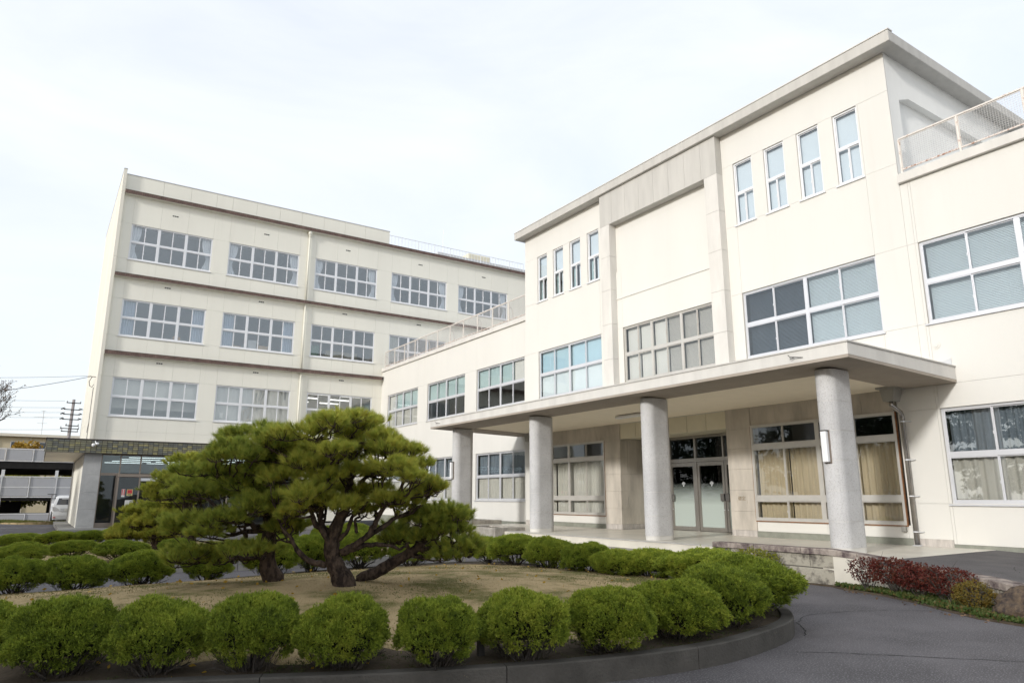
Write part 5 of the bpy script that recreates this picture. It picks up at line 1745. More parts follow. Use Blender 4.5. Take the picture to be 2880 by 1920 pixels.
# ================================================================== VEGETATION
P_M =dict(pads=[ (3.1,8.4,2.56,0.25,0.08),(3.3,8.89,2.58,0.23,0.08),(2.79,8.29,2.47,0.18,0.08),(2.98,8.97,2.52,0.17,0.08),(3.85,9.54,2.64,0.18,0.07),(3.59,8.91,2.53,0.17,0.07),(2.65,8.7,2.39,0.22,0.08),(3.47,9.58,2.46,0.2,0.08),(3.27,8.93,2.39,0.18,0.08),(3.75,9.14,2.45,0.25,0.08),(3.61,8.31,2.33,0.12,0.07),(3.87,8.92,2.33,0.11,0.07),(2.76,9.79,2.34,0.23,0.1),(2.56,9.71,2.4,0.17,0.08),(2.5,9.48,2.31,0.15,0.08),(3.13,9.79,2.29,0.2,0.08),(2.99,9.46,2.2,0.18,0.08),(3.41,8.72,2.24,0.2,0.07),(3.72,8.3,2.19,0.23,0.08),(3.88,8.72,2.18,0.21,0.08),(3.73,8.84,2.19,0.2,0.07),(4.1,8.69,2.19,0.1,0.07),(2.62,9.74,2.16,0.2,0.08),(2.85,9.56,2.11,0.25,0.08),(2.75,8.99,2.02,0.23,0.08),(3.41,9.06,2.1,0.2,0.08),(4.03,8.2,1.99,0.1,0.06),(3.11,9.29,1.96,0.18,0.07),(3.05,8.92,1.88,0.17,0.07),(2.93,8.31,2.16,0.18,0.07),(3.57,8.65,1.94,0.23,0.08),(3.79,9.07,1.9,0.21,0.08),(3.52,7.98,1.98,0.18,0.07),(3.74,8.01,1.85,0.2,0.08),(3.24,8.69,1.89,0.15,0.07),(3.41,9.98,1.89,0.12,0.06),(3.13,9.27,1.86,0.11,0.06),(2.74,9.55,1.89,0.2,0.08),(2.65,9.28,1.84,0.18,0.08),(4.29,8.41,1.76,0.14,0.07),(4.27,8.44,1.69,0.13,0.07),(4.35,8.78,1.73,0.1,0.06),(4.24,8.56,1.68,0.09,0.06),(3.77,8.97,1.69,0.23,0.08),(3.6,9.17,1.63,0.17,0.07),(3.01,9.29,1.69,0.22,0.09),(2.79,8.73,1.66,0.2,0.09),(3.63,9.91,1.75,0.15,0.07),(3.36,9.39,1.71,0.14,0.07),(2.98,9.49,1.53,0.17,0.09),(2.84,8.96,1.52,0.15,0.09),(3.51,9.27,1.54,0.18,0.08),(3.26,8.66,1.5,0.17,0.08),(4.21,8.88,1.56,0.2,0.08),(4.13,8.63,1.5,0.18,0.08),(3.7,8.37,1.58,0.17,0.07),(3.9,8.88,1.55,0.15,0.07),(3.08,8.86,1.56,0.13,0.07),(3.25,9.47,1.53,0.12,0.07),(2.81,9.88,1.21,0.1,0.06),(3.77,8.99,1.43,0.13,0.06),(2.78,9.18,1.4,0.12,0.05),(2.91,9.75,1.37,0.11,0.05) ],
 trunk=[ (3.5,9.27,0.46,0.15),(3.43,9.28,0.63,0.125),(3.35,9.29,0.79,0.105),(3.31,9.27,0.94,0.1),(3.31,9.23,1.1,0.085),(3.35,9.16,1.3,0.08),(3.4,9.08,1.46,0.065),(3.41,9.01,1.69,0.055),(3.36,8.96,2.02,0.045),(3.3,8.91,2.32,0.03),(3.28,8.87,2.55,0.015) ],
 limbs=[ [(3.42,9.21,0.89,0.05),(3.59,9.06,1.01,0.044),(3.7,8.93,1.15,0.037),(3.76,8.84,1.33,0.031),(3.81,8.75,1.48,0.024),(3.94,8.62,1.59,0.018)],[(3.44,9.21,0.88,0.04),(3.62,9.1,0.96,0.035),(3.81,9.01,0.99,0.03),(3.97,8.95,0.97,0.025),(4.11,8.9,0.93,0.02),(4.22,8.85,1.01,0.015)],[(3.27,9.31,0.93,0.045),(3.19,9.21,1.11,0.039),(3.03,9.17,1.29,0.033),(2.95,9.09,1.43,0.026),(2.87,9.02,1.53,0.02)],[(3.29,9.35,0.73,0.045),(3.09,9.42,0.78,0.037),(2.91,9.46,0.93,0.03),(2.81,9.44,1.09,0.022),(2.67,9.44,1.26,0.015)],[(3.34,9.24,1.02,0.035),(3.43,9.1,1.15,0.029),(3.47,8.98,1.35,0.024),(3.54,8.86,1.46,0.018),(3.66,8.7,1.62,0.012)],[(3.53,9.13,0.96,0.04),(3.82,8.96,1.18,0.034),(4.04,8.85,1.33,0.027),(4.27,8.75,1.44,0.02),(4.42,8.69,1.63,0.014)],[(3.31,9.23,1.1,0.045),(3.17,9.28,1.23,0.039),(3.13,9.24,1.43,0.033),(3.13,9.17,1.66,0.027),(3.02,9.18,1.85,0.021),(2.8,9.25,2.08,0.015)],[(3.4,9.08,1.46,0.035),(3.57,8.99,1.81,0.027),(3.79,8.92,1.96,0.02),(4.02,8.84,2.15,0.012)],[(3.39,9.01,1.72,0.035),(3.14,8.99,2.04,0.027),(2.9,8.97,2.28,0.02),(2.7,8.97,2.38,0.012)],[(3.57,9.05,1.14,0.022),(3.51,8.99,1.3,0.018),(3.53,8.92,1.35,0.014),(3.53,8.83,1.46,0.01)] ])
P_S =dict(pads=[ (2.29,10.45,2.47,0.19,0.1),(2.21,10.8,2.46,0.11,0.06),(2.57,10.42,2.55,0.19,0.08),(2.52,9.44,2.39,0.18,0.08),(2.71,10.05,2.38,0.16,0.08),(2.06,9.76,2.26,0.16,0.07),(2.17,10.24,2.25,0.14,0.07),(2.28,9.5,2.12,0.19,0.09),(2.46,9.94,2.09,0.18,0.09),(2.05,9.89,2.12,0.21,0.08),(2.47,9.61,2.25,0.21,0.09),(2.78,9.64,2.09,0.23,0.09),(2.86,10.08,2.09,0.21,0.09),(2.91,10.45,2.32,0.18,0.08),(1.85,10.36,1.95,0.25,0.08),(2.24,10.49,1.89,0.25,0.09),(2.41,9.8,1.94,0.21,0.08),(1.83,10.94,1.82,0.21,0.09),(2.16,11.17,1.68,0.25,0.09),(2.02,10.71,1.66,0.22,0.09),(1.69,10.39,1.69,0.16,0.07),(1.68,10.84,1.65,0.14,0.07),(2.28,10.14,1.76,0.23,0.09),(2.45,10.89,1.74,0.21,0.09),(2.67,10.17,1.64,0.25,0.09),(2.38,9.66,1.56,0.16,0.07),(2.7,9.6,1.58,0.18,0.08),(3.05,10.25,1.52,0.14,0.07),(2.94,9.96,1.48,0.13,0.07),(2.37,9.61,1.46,0.18,0.07),(2.55,10,1.44,0.16,0.07),(1.97,11.04,1.59,0.16,0.07),(1.87,11.28,1.29,0.21,0.09),(1.83,10.97,1.24,0.19,0.09),(1.89,10.24,1.3,0.21,0.08),(1.76,11.12,1.15,0.16,0.07),(1.94,10.1,1.14,0.18,0.07),(2.05,9.99,1.35,0.18,0.07),(2.25,10.59,1.3,0.16,0.07),(1.96,11.33,1.12,0.16,0.07),(2.9,9.96,1.2,0.14,0.08),(3.13,10.01,1.21,0.12,0.06),(1.87,10.48,0.88,0.23,0.11),(2.4,11.45,0.83,0.23,0.1),(2.37,9.81,0.92,0.21,0.1),(2.73,10.41,0.9,0.14,0.09),(1.83,10.72,0.78,0.14,0.08),(2.53,11.11,0.74,0.16,0.07),(2.08,10.7,0.79,0.18,0.08) ],
 trunk=[ (2.89,10.38,0.44,0.14),(2.82,10.38,0.61,0.12),(2.78,10.36,0.8,0.105),(2.77,10.31,1,0.1),(2.76,10.25,1.21,0.09),(2.73,10.23,1.38,0.08),(2.76,10.14,1.63,0.065),(2.78,10.06,1.9,0.05),(2.62,10.08,2.21,0.03),(2.5,10.1,2.46,0.015) ],
 limbs=[ [(2.71,10.31,1.14,0.04),(2.5,10.59,1.12,0.031),(2.31,10.87,1.05,0.021),(2.13,11.11,1.09,0.012)],[(2.69,10.31,1.18,0.05),(2.51,10.3,1.23,0.041),(2.31,10.28,1.37,0.033),(2.12,10.28,1.42,0.024),(1.9,10.27,1.58,0.015)],[(2.75,10.24,1.3,0.035),(2.96,10.11,1.27,0.028),(3.03,10.03,1.35,0.022),(3.02,10.01,1.47,0.015)],[(2.79,10.34,0.81,0.035),(2.61,10.59,0.76,0.027),(2.34,10.88,0.77,0.02),(2.06,11.18,0.74,0.012)],[(2.75,10.18,1.52,0.04),(2.45,10.21,1.73,0.031),(2.19,10.23,1.83,0.021),(1.88,10.3,1.89,0.012)],[(2.77,10.09,1.82,0.03),(2.96,10.04,1.98,0.021),(3,10.09,2.12,0.012)],[(2.71,10.09,1.97,0.03),(2.47,10.43,2.12,0.02),(2.27,10.75,2.24,0.01)],[(2.47,10.47,1.13,0.03),(2.53,10.53,1,0.03),(2.59,10.57,0.95,0.03)] ])
P_R =dict(pads=[ (4.71,8.61,1.42,0.19,0.11),(4.92,9.16,1.37,0.17,0.11),(4.55,8.75,1.39,0.21,0.08),(4.75,9.32,1.34,0.19,0.08),(4.73,8.44,1.36,0.11,0.07),(4.98,8.76,1.33,0.09,0.07),(4.34,8.78,1.29,0.25,0.08),(4.14,9.23,1.18,0.18,0.08),(4.32,9.04,1.07,0.26,0.1),(4.15,9.08,1.05,0.16,0.07),(4.73,8.64,1.16,0.21,0.11),(4.79,8.53,0.98,0.18,0.12),(4.84,9.17,0.92,0.21,0.11),(4.57,9.05,1.11,0.18,0.09),(4.63,8.75,1.22,0.18,0.08),(4.98,8.57,0.9,0.09,0.09),(4.7,8.65,0.84,0.19,0.08) ],
 trunk=[ (3.86,9.59,0.52,0.075),(4.02,9.47,0.58,0.08),(4.18,9.33,0.7,0.075),(4.36,9.18,0.83,0.065),(4.45,9.09,0.91,0.055),(4.57,8.97,1.08,0.045),(4.7,8.84,1.25,0.03),(4.78,8.74,1.39,0.015) ],
 limbs=[ [(4.36,9.18,0.83,0.03),(4.33,9.13,0.96,0.021),(4.18,9.15,1.08,0.012)],[(4.45,9.09,0.91,0.035),(4.62,8.92,0.91,0.027),(4.76,8.75,0.97,0.02),(4.84,8.62,1,0.012)] ])
P_T =dict(pads=[ (3.16,19.13,2.51,0.38,0.11),(3.32,19.46,2.52,0.34,0.11),(3.44,19.01,2.45,0.32,0.13),(3,18.76,2.25,0.35,0.13),(2.84,19.66,2.08,0.32,0.16),(2.82,19.09,2.01,0.29,0.16),(2.56,19.96,1.84,0.29,0.14),(2.42,19.72,1.76,0.26,0.14),(2.85,20.14,1.84,0.32,0.16),(2.53,20.02,1.65,0.22,0.11),(2.38,19.72,1.6,0.2,0.11),(3.05,19.64,1.99,0.35,0.14),(3.3,19.09,2.14,0.38,0.14),(3.3,19.54,2.11,0.34,0.14),(3.07,19.91,1.65,0.35,0.14),(3.05,19.05,1.63,0.31,0.14),(3.28,19.14,1.77,0.35,0.14),(3.34,19.51,1.66,0.31,0.14) ],
 trunk=[ (3.28,19.57,0.72,0.16),(3.26,19.49,1.06,0.14),(3.16,19.45,1.46,0.11),(3.21,19.3,1.9,0.08),(3.21,19.19,2.33,0.04) ],
 limbs=[ [(3.2,19.45,1.37,0.05),(2.86,19.43,1.59,0.035),(2.53,19.42,1.74,0.02)],[(3.17,19.41,1.59,0.05),(2.93,19.54,1.9,0.035),(2.84,19.61,2.02,0.02)],[(3.21,19.3,1.9,0.04),(3.35,18.74,2.26,0.02)] ])
P_U =dict(pads=[ (2.99,21.34,1.42,0.41,0.14),(2.81,22.34,1.37,0.34,0.13),(2.76,21.69,1.34,0.31,0.13),(2.6,21.75,1.25,0.41,0.14),(3.23,21.73,1.21,0.34,0.14),(3.07,21.43,1.1,0.31,0.14),(2.27,22.28,1.04,0.28,0.14),(2.34,21.52,0.96,0.25,0.14),(2.8,21.88,0.97,0.48,0.14),(2.76,21.48,0.96,0.43,0.14),(3.21,21,0.96,0.31,0.14),(3.25,21.3,0.88,0.28,0.14),(2.26,22.53,0.79,0.31,0.12),(2.55,22.17,0.63,0.52,0.16),(2.14,22.36,0.64,0.31,0.14),(2.99,21.23,0.69,0.38,0.14),(2.02,22.3,0.54,0.21,0.12),(2.96,22.07,0.49,0.34,0.12),(2.43,21.42,1.02,0.34,0.14),(2.56,21.79,0.95,0.31,0.14),(3.05,22.04,1.17,0.41,0.14),(3.04,21.2,1.17,0.37,0.14),(3.19,20.94,1.42,0.21,0.12) ],
 trunk=[ (2.87,21.77,0.41,0.12),(2.81,21.74,0.64,0.11),(2.72,21.73,0.91,0.09),(2.8,21.61,1.18,0.05),(2.84,21.54,1.35,0.03) ],
 limbs=[ [(2.81,21.74,0.64,0.05),(2.46,21.95,0.71,0.035),(2.17,22.12,0.71,0.02)],[(2.74,21.72,0.91,0.04),(3.09,21.71,0.97,0.03),(3.28,21.79,1.07,0.02)] ])


def nrm_rows(a):
    return a / (np.linalg.norm(a, axis=1, keepdims=True) + 1e-9)


def blades(P, D, n, ln, wd, spread, rng, curve=0.0, two=False):
    """n thin pointed blades around direction D at every point P -> verts, tris"""
    T = len(P)
    Pn = np.repeat(P, n, axis=0)
    Dn = np.repeat(D, n, axis=0)
    d = nrm_rows(Dn + rng.normal(0, spread, (T * n, 3)))
    L = (ln * rng.uniform(0.65, 1.2, (T * n, 1)))
    side = nrm_rows(np.cross(d, rng.normal(0, 1, (T * n, 3)))) * (wd * rng.uniform(0.7, 1.25, (T * n, 1)))
    if not two:
        V = np.empty((T * n, 3, 3))
        V[:, 0] = Pn - side * 0.5
        V[:, 1] = Pn + side * 0.5
        V[:, 2] = Pn + d * L
        F = np.arange(T * n * 3).reshape(-1, 3)
        return V.reshape(-1, 3), F
    V = np.empty((T * n, 4, 3))                 # leaf: diamond
    V[:, 0] = Pn
    V[:, 1] = Pn + d * L * 0.5 - side
    V[:, 2] = Pn + d * L
    V[:, 3] = Pn + d * L * 0.5 + side
    b = np.arange(T * n) * 4
    F = np.concatenate([np.stack([b, b + 1, b + 2], 1), np.stack([b, b + 2, b + 3], 1)])
    return V.reshape(-1, 3), F


def cat(parts):
    Vs, Fs, o = [], [], 0
    for V, F in parts:
        Vs.append(V); Fs.append(F + o); o += len(V)
    return np.concatenate(Vs), np.concatenate(Fs)


def limb_pts(a, b, sag, rng, n=5):
    a, b = Vector(a), Vector(b)
    o = []
    for i in range(n + 1):
        t = i / n
        p = a.lerp(b, t)
        k = math.sin(math.pi * t)
        p += Vector((rng.uniform(-1, 1), rng.uniform(-1, 1), rng.uniform(-0.6, 0.4))) * (0.06 * k * (b - a).length) + Vector((0, 0, sag * k))
        o.append(p)
    return o


def pine(data, label, seed, needle_len=0.10, per=128, dens=0.60, wd=0.0042, mt='needles', group='black pines on the planted islands', twigs=7, fill=2):
    rng = np.random.default_rng(seed)
    rr = random.Random(seed)
    nl_ = needle_len / 0.095
    tk = data['trunk']
    base = tk[0][:3]
    z0 = base[2] - 0.06
    root = thing('pine_tree', (base[0], base[1], base[2] - 0.05), label, 'pine tree', group)
    pth = [Vector((base[0] + 0.02, base[1], z0 - 0.12))] + [Vector(p[:3]) for p in tk]
    rad = [tk[0][3] * 1.25] + [p[3] for p in tk]
    sm = smooth_path(pth, 4, False)
    rs = []
    for i in range(len(pth) - 1):
        for k in range(4): rs.append(rad[i] + (rad[i + 1] - rad[i]) * k / 4)
    rs.append(rad[-1])
    mb = MB().tube(sm, [r * rr.uniform(0.93, 1.09) for r in rs], 12)
    trunk = mb.build('trunk', MATS['bark_pine'], root, smooth=True)
    net = [(Vector(p[:3]), p[3]) for p in tk[2:]]
    for l in data['limbs']:
        lp = smooth_path([Vector(p[:3]) for p in l], 4, False)
        rl = []
        for i in range(len(l) - 1):
            for k in range(4): rl.append(l[i][3] + (l[i + 1][3] - l[i][3]) * k / 4)
        rl.append(l[-1][3])
        MB().tube([p + Vector((rr.uniform(-1, 1), rr.uniform(-1, 1), rr.uniform(-1, 1))) * 0.012 for p in lp], [r * rr.uniform(0.88, 1.12) for r in rl], 9).build('limb', MATS['bark_pine'], root, smooth=True)
        net += [(lp[i], rl[i]) for i in range(4, len(lp), 2)]
    parts = []
    br = MB()
    pads = []
    for (x, y, z, rx, rz) in data['pads']:
        pads.append((x, y, z, rx * 1.08, rz * 1.25))
        for _ in range(fill):
            an = rr.uniform(0, 6.28)
            pads.append((x + math.cos(an) * rx * 1.0, y + math.sin(an) * rx * 1.0, z - rr.uniform(0.0, 0.05) * nl_, rx * rr.uniform(0.6, 0.85), rz * 1.1))
    for (x, y, z, rx, rz) in pads:
        c = Vector((x, y, z))
        # branch from the nearest lower point of the framework
        best, bd = None, 1e9
        for p, r in net:
            d = (p - c).length + (0.5 if p.z > z + 0.02 else 0) - 0.25 * max(0, z - p.z)
            if d < bd: best, bd = (p, r), d
        a, r0 = best
        end = c - Vector((0, 0, rz * 0.7))
        r0 = min(r0 * 0.7, 0.022)
        lp = limb_pts(a, end, -0.02, rr)
        br.tube(lp, [r0 + (0.007 - r0) * i / (len(lp) - 1) for i in range(len(lp))], 6)
        # shoots over a low cushion, each a brush of needles round a short upright candle
        nt = int(26 * dens * (rx / 0.19) ** 1.7) + 8
        ang = rng.uniform(0, 2 * math.pi, nt)
        q = np.sqrt(rng.uniform(0, 1, nt))
        ecc = rng.uniform(0.75, 1.1)
        lob = 1 + 0.22 * np.sin(ang * 3 + rng.uniform(0, 6)) + 0.15 * np.sin(ang * 5 + rng.uniform(0, 6))
        dx, dy = q * np.cos(ang) * rx * lob, q * np.sin(ang) * rx * lob * ecc
        top = rz * 0.85 * np.sqrt(np.clip(1 - q * q, 0, 1))
        dz = top * rng.uniform(-0.1, 1.0, nt) - rz * 0.2 + rng.normal(0, 0.02, nt)
        Pn = np.stack([x + dx, y + dy, z + dz], 1)
        Dn = nrm_rows(np.stack([dx / rx * 0.8, dy / rx * 0.8, np.full(nt, 0.75)], 1) + rng.normal(0, 0.28, (nt, 3)))
        lv = 4
        for k in range(lv):
            pk = Pn + Dn * (0.055 * nl_ * k / lv)
            parts.append(blades(pk, Dn, per // lv, needle_len, wd, 0.27 + 0.14 * (lv - k) / lv, rng))
        for i in rng.choice(nt, min(nt, twigs), replace=False):
            m_ = end.lerp(Vector(Pn[i]), 0.5) + Vector((0, 0, -0.02))
            br.tube([end, m_, Vector(Pn[i])], [0.006, 0.0045, 0.003], 4, cap=False)
    tag(br.build('branches', MATS['bark_pine'], root, smooth=True), kind='stuff')
    V, F = cat(parts)
    link('needle_crown', tri_mesh('needle_crown', V, F), MATS[mt], root)
    return root


# sit the trunks on the lawn
for d_ in (P_M, P_S, P_R):
    x, y, z, r = d_['trunk'][0]
    d_['trunk'][0] = (x, y, mound(x, y) + 0.03, r)
pine(P_M, 'largest pine, dense domed crown over a leaning trunk in mid island', 1)
pine(P_S, 'spreading layered pine left of the largest one, lower limbs sweeping left', 2)
pine(P_R, 'low pine with a slanting trunk reaching right beneath the largest pine', 3)
P_T['trunk'].insert(0, (P_T['trunk'][0][0] + 0.1, P_T['trunk'][0][1] + 0.3, 0.25, 0.18))
pine(P_T, 'mid-distance pine behind the layered one, in front of the tiled entrance', 4, needle_len=0.12, per=56, wd=0.009, dens=0.5, fill=2, mt='needles_far')
P_U['trunk'].insert(0, (P_U['trunk'][0][0], P_U['trunk'][0][1], 0.22, 0.14))
pine(P_U, 'low mound-shaped pine at the back island by the entrance pier', 5, needle_len=0.11, per=56, wd=0.009, dens=0.6, fill=3, mt='needles_far')


# ------------------------------------------------------------------ clipped junipers
def noise3(p, seed):
    a = seed * 1.7
    return (np.sin(p[:, 0] * 3.1 + a) * np.cos(p[:, 1] * 2.7 - a) + np.sin(p[:, 2] * 3.7 + 2 * a + p[:, 0] * 1.9) * 0.7 + np.sin(p[:, 1] * 6.3 + p[:, 2] * 5.1 + a) * 0.4 + np.cos(p[:, 0] * 7.1 - p[:, 2] * 4.3 + a) * 0.35) / 2.2


def juniper_mesh(seed, n=7000):
    """unit shrub: about 1 m wide, 0.68 m high, base at z=0 -> crown mesh, stem mesh"""
    rng = np.random.default_rng(seed)
    rr = random.Random(seed)
    nc = n // 6
    dc = nrm_rows(rng.normal(0, 1, (int(nc * 1.7), 3)))
    dc = dc[dc[:, 2] > -0.85]
    cz_ = 0.375
    lump = noise3(dc * 1.5, seed)
    low = dc[:, 2] < 0.15
    clump = noise3(dc * 3.0, seed + 11)
    keep = ~(low & (clump + rng.normal(0, 0.15, len(dc)) > 0.24 + dc[:, 2] * 0.9))
    bald = noise3(dc * 2.0, seed + 23)
    keep &= ~((bald > 0.5) & (dc[:, 2] < 0.55) & (rng.uniform(0, 1, len(dc)) < 0.85))
    dc, lump = dc[keep], lump[keep]
    R0 = 0.5 * (1 + 0.15 * lump + rng.normal(0, 1, len(dc)) * np.where(dc[:, 2] > 0.2, 0.013, 0.036))
    zs = np.where(dc[:, 2] > 0, 0.30, 0.31)
    R0 = R0 * np.where(dc[:, 2] < -0.2, 1.0 - 0.35 * (-0.2 - dc[:, 2]), 1.0)
    C0 = np.stack([dc[:, 0] * R0, dc[:, 1] * R0, cz_ + dc[:, 2] * zs * (R0 / 0.5)], 1)
    k_ = 9
    P = np.repeat(C0, k_, axis=0) + rng.normal(0, 0.017, (len(C0) * k_, 3))
    d2 = np.repeat(dc, k_, axis=0)
    D = nrm_rows(d2 + np.array([0, 0, 0.7]) + (P - np.repeat(C0, k_, axis=0)) * 22 + rng.normal(0, 0.2, d2.shape))
    parts = [blades(P, D, 6, 0.031, 0.0085, 0.45, rng)]
    Pg = C0[dc[:, 2] < 0.3]
    # inner fill
    ni = n // 4
    di = nrm_rows(rng.normal(0, 1, (ni, 3)))
    di = di[di[:, 2] > -0.35]
    Pi = np.stack([di[:, 0], di[:, 1], di[:, 2] * 0.62], 1) * (0.5 * rng.uniform(0.72, 0.9, (len(di), 1))) + np.array([0, 0, cz_])
    parts.append(blades(Pi, nrm_rows(di + np.array([0, 0, 0.5])), 6, 0.05, 0.016, 0.6, rng))
    V, F = cat(parts)
    crown = tri_mesh('crown', V, F)
    mb = MB()
    for k in range(26):
        an = rr.uniform(0, 2 * math.pi)
        r1 = rr.uniform(0.2, 0.44)
        z1 = rr.uniform(0.12, 0.5)
        a = Vector((rr.uniform(-0.06, 0.06), rr.uniform(-0.06, 0.06), -0.03))
        b = Vector((math.cos(an) * r1, math.sin(an) * r1, z1))
        m1 = a.lerp(b, 0.4) + Vector((rr.uniform(-.05, .05), rr.uniform(-.05, .05), -0.05 + 0.04))
        m2 = a.lerp(b, 0.7) + Vector((rr.uniform(-.05, .05), rr.uniform(-.05, .05), 0.0))
        mb.tube([a, m1, m2, b], [0.017, 0.012, 0.008, 0.003], 5, cap=False)
        for q in range(4):
            t_ = m2.lerp(b, rr.uniform(0, 1))
            e = t_ + Vector((math.cos(an + rr.uniform(-1, 1)) * 0.09, math.sin(an + rr.uniform(-1, 1)) * 0.09, rr.uniform(-0.02, 0.10)))
            mb.tube([t_, e], [0.0035, 0.0015], 4, cap=False)
    for k in range(170):                       # fine dead twigs showing on the flanks
        an = rr.uniform(0, 2 * math.pi); zt = rr.uniform(0.10, 0.48)
        r1 = 0.5 * math.sqrt(max(0.05, 1 - ((zt - 0.375) / 0.33) ** 2)) * rr.uniform(0.84, 1.0)
        a = Vector((math.cos(an) * r1 * 0.8, math.sin(an) * r1 * 0.8, zt - 0.05))
        e = Vector((math.cos(an + rr.uniform(-.12, .12)) * r1 * 1.02, math.sin(an + rr.uniform(-.12, .12)) * r1 * 1.02, zt + rr.uniform(0.0, 0.07)))
        mb.tube([a, a.lerp(e, 0.5) + Vector((rr.uniform(-.015, .015), rr.uniform(-.015, .015), 0.01)), e], [0.0032, 0.0025, 0.0012], 4, cap=False)
    me = bpy.data.meshes.new('stems')
    me.from_pydata(mb.v, [], mb.f)
    me.polygons.foreach_set('use_smooth', [True] * len(me.polygons))
    return crown, me


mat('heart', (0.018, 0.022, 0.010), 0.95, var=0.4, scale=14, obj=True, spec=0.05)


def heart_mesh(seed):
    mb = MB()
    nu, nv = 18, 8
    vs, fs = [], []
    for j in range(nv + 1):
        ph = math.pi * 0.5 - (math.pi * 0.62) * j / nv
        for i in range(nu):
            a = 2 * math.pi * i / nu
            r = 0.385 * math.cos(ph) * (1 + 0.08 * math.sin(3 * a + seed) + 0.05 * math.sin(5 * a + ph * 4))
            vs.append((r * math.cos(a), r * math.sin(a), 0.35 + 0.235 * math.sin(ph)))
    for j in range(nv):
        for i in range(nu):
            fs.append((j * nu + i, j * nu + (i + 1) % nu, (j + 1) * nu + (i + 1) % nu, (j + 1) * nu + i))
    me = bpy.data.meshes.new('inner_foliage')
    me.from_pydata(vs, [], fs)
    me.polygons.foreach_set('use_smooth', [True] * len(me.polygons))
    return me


JV = []
for s_ in range(6):
    cr_, st_m = juniper_mesh(100 + s_, 7600)
    cr_.materials.append(MATS['juniper'])
    st_m.materials.append(MATS['bark_grey'])
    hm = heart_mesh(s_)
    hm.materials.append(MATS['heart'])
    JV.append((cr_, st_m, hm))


def shrub(x, y, z, wd, ht, k, rot, label, group, depth=None):
    o = bpy.data.objects.new('juniper_shrub', None)
    COL.objects.link(o)
    o.location = (x, y, z)
    jr = random.Random(int(x * 977 + y * 131))
    o.rotation_euler = (jr.uniform(-0.09, 0.09), jr.uniform(-0.09, 0.09), rot)
    wd *= 0.93 * jr.uniform(0.94, 1.06)
    ht *= jr.uniform(0.93, 1.07)
    depth = wd * jr.uniform(0.85, 1.08)
    sx = wd / 1.02
    o.scale = (sx, (depth or wd) / 1.02, ht / 0.80)
    tag(o, label, 'shrub', group)
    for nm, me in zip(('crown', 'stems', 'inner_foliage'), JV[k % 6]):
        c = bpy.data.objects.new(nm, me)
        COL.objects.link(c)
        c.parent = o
    return o


ORD = ['first', 'second', 'third', 'fourth', 'fifth', 'sixth', 'seventh', 'eighth', 'ninth', 'tenth', 'eleventh', 'twelfth']
FR = [(-0.35, 7.95, 0.92, 0.62), (0.34, 7.12, 0.84, 0.68), (0.98, 6.80, 0.90, 0.70), (1.67, 6.48, 0.76, 0.68), (2.36, 6.14, 0.88, 0.70), (3.04, 5.76, 0.84, 0.70),
      (3.80, 5.54, 1.00, 0.73), (4.68, 5.42, 0.96, 0.68), (5.70, 5.52, 1.04, 0.70), (6.58, 5.68, 1.14, 0.74), (7.58, 6.16, 1.45, 0.78)]
for i, (x, y, w_, h_) in enumerate(FR):
    shrub(x, y, 0.125, w_, h_ * 1.06, i, i * 1.37, 'clipped green juniper, %s from the left in the front row along the kerb' % ORD[i], 'front row of clipped junipers')
MR = [(8.80, 7.75, 1.55, 0.68), (8.80, 8.98, 1.05, 0.64), (8.35, 9.40, 1.0, 0.60), (8.38, 10.15, 1.06, 0.66), (8.34, 11.3, 1.06, 0.69), (8.36, 12.5, 1.12, 0.70), (8.2, 13.3, 0.8, 0.64)]
for i, (x, y, w_, h_) in enumerate(MR):
    shrub(x, y, 0.20, w_, h_, i + 2, i * 2.1 + 0.4, 'clipped juniper, %s from the near end of the row facing the porch columns' % ORD[i], 'row of junipers facing the porch')
BR = [(6.4, 13.35, 0.95, 0.80), (5.5, 13.75, 1.0, 0.80), (4.55, 13.75, 0.9, 0.82), (3.6, 13.2, 1.08, 0.78)]
for i, (x, y, w_, h_) in enumerate(BR):
    shrub(x, y, 0.20, w_, h_, i + 1, i * 1.9 + 1, 'juniper seen between the pine trunks, %s from the right along the back kerb' % ORD[i], 'junipers behind the pine trunks')
LR = [(2.5, 12.9, 0.88, 0.64), (1.5, 12.65, 1.14, 0.66), (0.62, 12.65, 0.95, 0.60), (-0.12, 12.6, 0.95, 0.60)]
for i, (x, y, w_, h_) in enumerate(LR):
    shrub(x, y, 0.20, w_, h_, i + 3, i * 2.7 + 2, 'rounded juniper on the far lawn edge, %s leftward from the layered pine trunk' % ORD[i], 'junipers along the far lawn edge')
NRW = [(-0.12, 18.3, 1.0, 0.55), (0.84, 19.6, 1.0, 0.46), (1.70, 18.2, 1.12, 0.56), (2.95, 18.9, 0.95, 0.50)]
for i, (x, y, w_, h_) in enumerate(NRW):
    shrub(x, y, 0.21, w_, h_, i + 4, i * 1.1 + 0.7, 'low juniper mound beyond the road, %s from the left in the nearer row' % ORD[i], 'junipers beyond the road, nearer row')
PRW = [(-0.25, 24.6, 1.3, 0.42), (0.62, 24.0, 1.05, 0.50), (1.40, 24.4, 1.05, 0.52), (2.3, 25.0, 1.15, 0.62), (3.4, 25.3, 1.0, 0.6)]
for i, (x, y, w_, h_) in enumerate(PRW):
    shrub(x, y, 0.21, w_, h_, i + 5, i * 1.5 + 0.2, 'low dark juniper, %s from the left in the farthest row before the entrance' % ORD[i], 'junipers beyond the road, far row')
